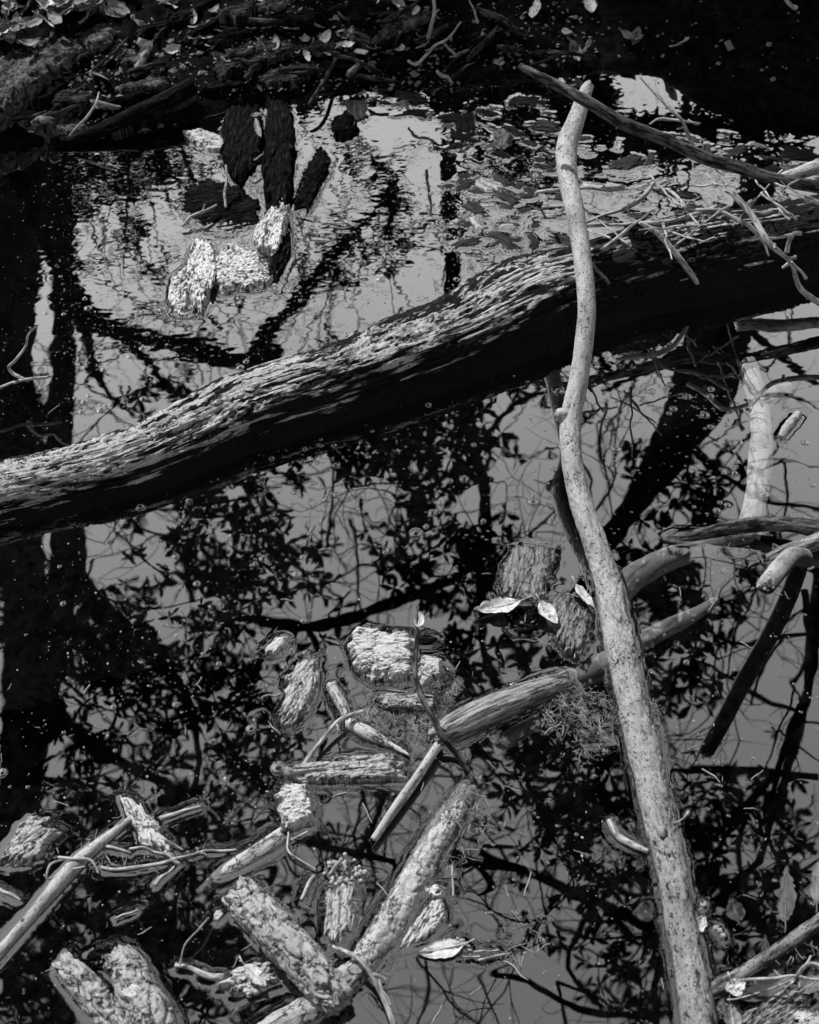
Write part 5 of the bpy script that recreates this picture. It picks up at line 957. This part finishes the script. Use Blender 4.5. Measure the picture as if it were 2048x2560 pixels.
csF = foliage(tF, [(1500, 1400, 500, 420, 60, 7.5, 10), (1550, 2000, 450, 400, 60, 7.5, 10), (1850, 2050, 220, 130, 50, 8, 11), (1960, 2350, 140, 180, 90, 9, 12), (1650, 2440, 200, 120, 60, 9, 12), (1750, 2250, 120, 100, 40, 9, 12)])
for t, cs, n in ((tA, csA, 14), (tE, csE, 40), (tB, csB, 26), (tC, csC, 18), (tF, csF, 10)):
    for k in range(n):
        C, sc = cs[int(rng.integers(len(cs)))]; add_twigs(t, C, 1, .55 * sc, .006 * sc)
for px, py, tt in [(1900, 2000, 6), (1800, 2100, 6), (1960, 2200, 6), (1700, 2200, 6.5), (1850, 2350, 7), (1500, 2300, 6), (1350, 2300, 6), (1600, 2450, 7), (1980, 1700, 5.5), (1400, 2450, 6), (700, 2250, 8), (900, 2150, 7), (300, 2150, 8), (500, 2050, 8), (300, 1000, 8), (450, 900, 8), (250, 650, 8), (500, 700, 8), (850, 500, 8), (1500, 880, 6.5), (1450, 1150, 6.5), (620, 1250, 6.5), (420, 1450, 7), (900, 1950, 6.5), (1960, 1150, 6.5)]:
    add_twigs(tF if px > 1000 else tE, MIR(px, py, tt), 2, .8, .009)
for k in range(170):                           # fine bare twigs across the whole mirror
    px, py = (rng.uniform(80, 2030), rng.uniform(300, 2520)) if k % 3 else (rng.uniform(120, 1150), rng.uniform(330, 900)) if k % 2 else (rng.uniform(700, 1400), rng.uniform(1900, 2450))
    for tt in (rng.uniform(6.5, 9), 10, 11.5):
        P = MIR(px, py, tt)
        if not shades(P): add_twigs((tA, tE, tB, tC, tF)[int(rng.integers(5))], P, 1, .13 * tt, .0014 * tt, spread=.7); break
# unseen trees added beside and behind to block sky light and darken water edges
cs = []
for i in range(2300):
    q = rng.normal(size=3); q /= np.linalg.norm(q); q = q * rng.uniform(.3, 1) ** .5 * [2.3, 2.3, 1.7]; cs.append((q, rng.uniform(1.6, 2.6)))
Vc, Fc = whorls(cs, 6, .10); crown_me = mesh('crown', Vc, Fc, M['foliage'])
Vt, Ft, gt = tube([[0, 0, -6.2], [.1, .05, -3], [0, .1, 0], [.1, 0, 1.2]], [.17, .14, .10, .04], 30, 10, bark_disp(.012, 6, 20, False, 1)); trunk_me = mesh('trunk', Vt, Ft, M['trunk'], True, gt)
for k, (x, y, z, lab) in enumerate([(0, -2.9, 6.0, 'unseen broad leafy tree added straight behind the photographer'), (-3.4, -1.7, 6.2, 'unseen broad leafy tree added behind the photographer on the left bank'), (3.4, -1.6, 6.2, 'unseen broad leafy tree added behind the photographer on the right bank'), (4.6, 1.2, 6.4, 'unseen broad leafy tree added on the right bank beside the pond'), (-5.0, .6, 6.3, 'unseen broad leafy tree added on the left bank beside the pond'), (.3, -1.6, 8.6, 'taller unseen leafy tree added over the near water'), (-1.9, -5.4, 6.1, 'unseen leafy tree added farther back on the left'), (2.2, -5.6, 6.1, 'unseen leafy tree added farther back on the right'), (5.8, 4.6, 6.2, 'unseen leafy tree added beyond the right end of the pond'), (-1.3, .3, 8.7, 'tall unseen leafy tree added over the near water on the left'), (1.6, .2, 8.6, 'tall unseen leafy tree added over the near water on the right')]):
    t = empty('added_tree', (x, y, 0), lab, 'tree', 'trees standing round the pond')
    for nm, me_ in (('crown', crown_me), ('trunk', trunk_me)):
        o = bpy.data.objects.new(nm, me_); COL.objects.link(o); o.parent = t; o.location = (0, 0, z); o.rotation_euler = (0, 0, k * 1.3)
        if nm == 'trunk' and z > 8: o.rotation_euler = (-.42, 0, 0); o.scale = (1, 1, 1.5)
        if nm == 'crown': o['kind'] = 'stuff'
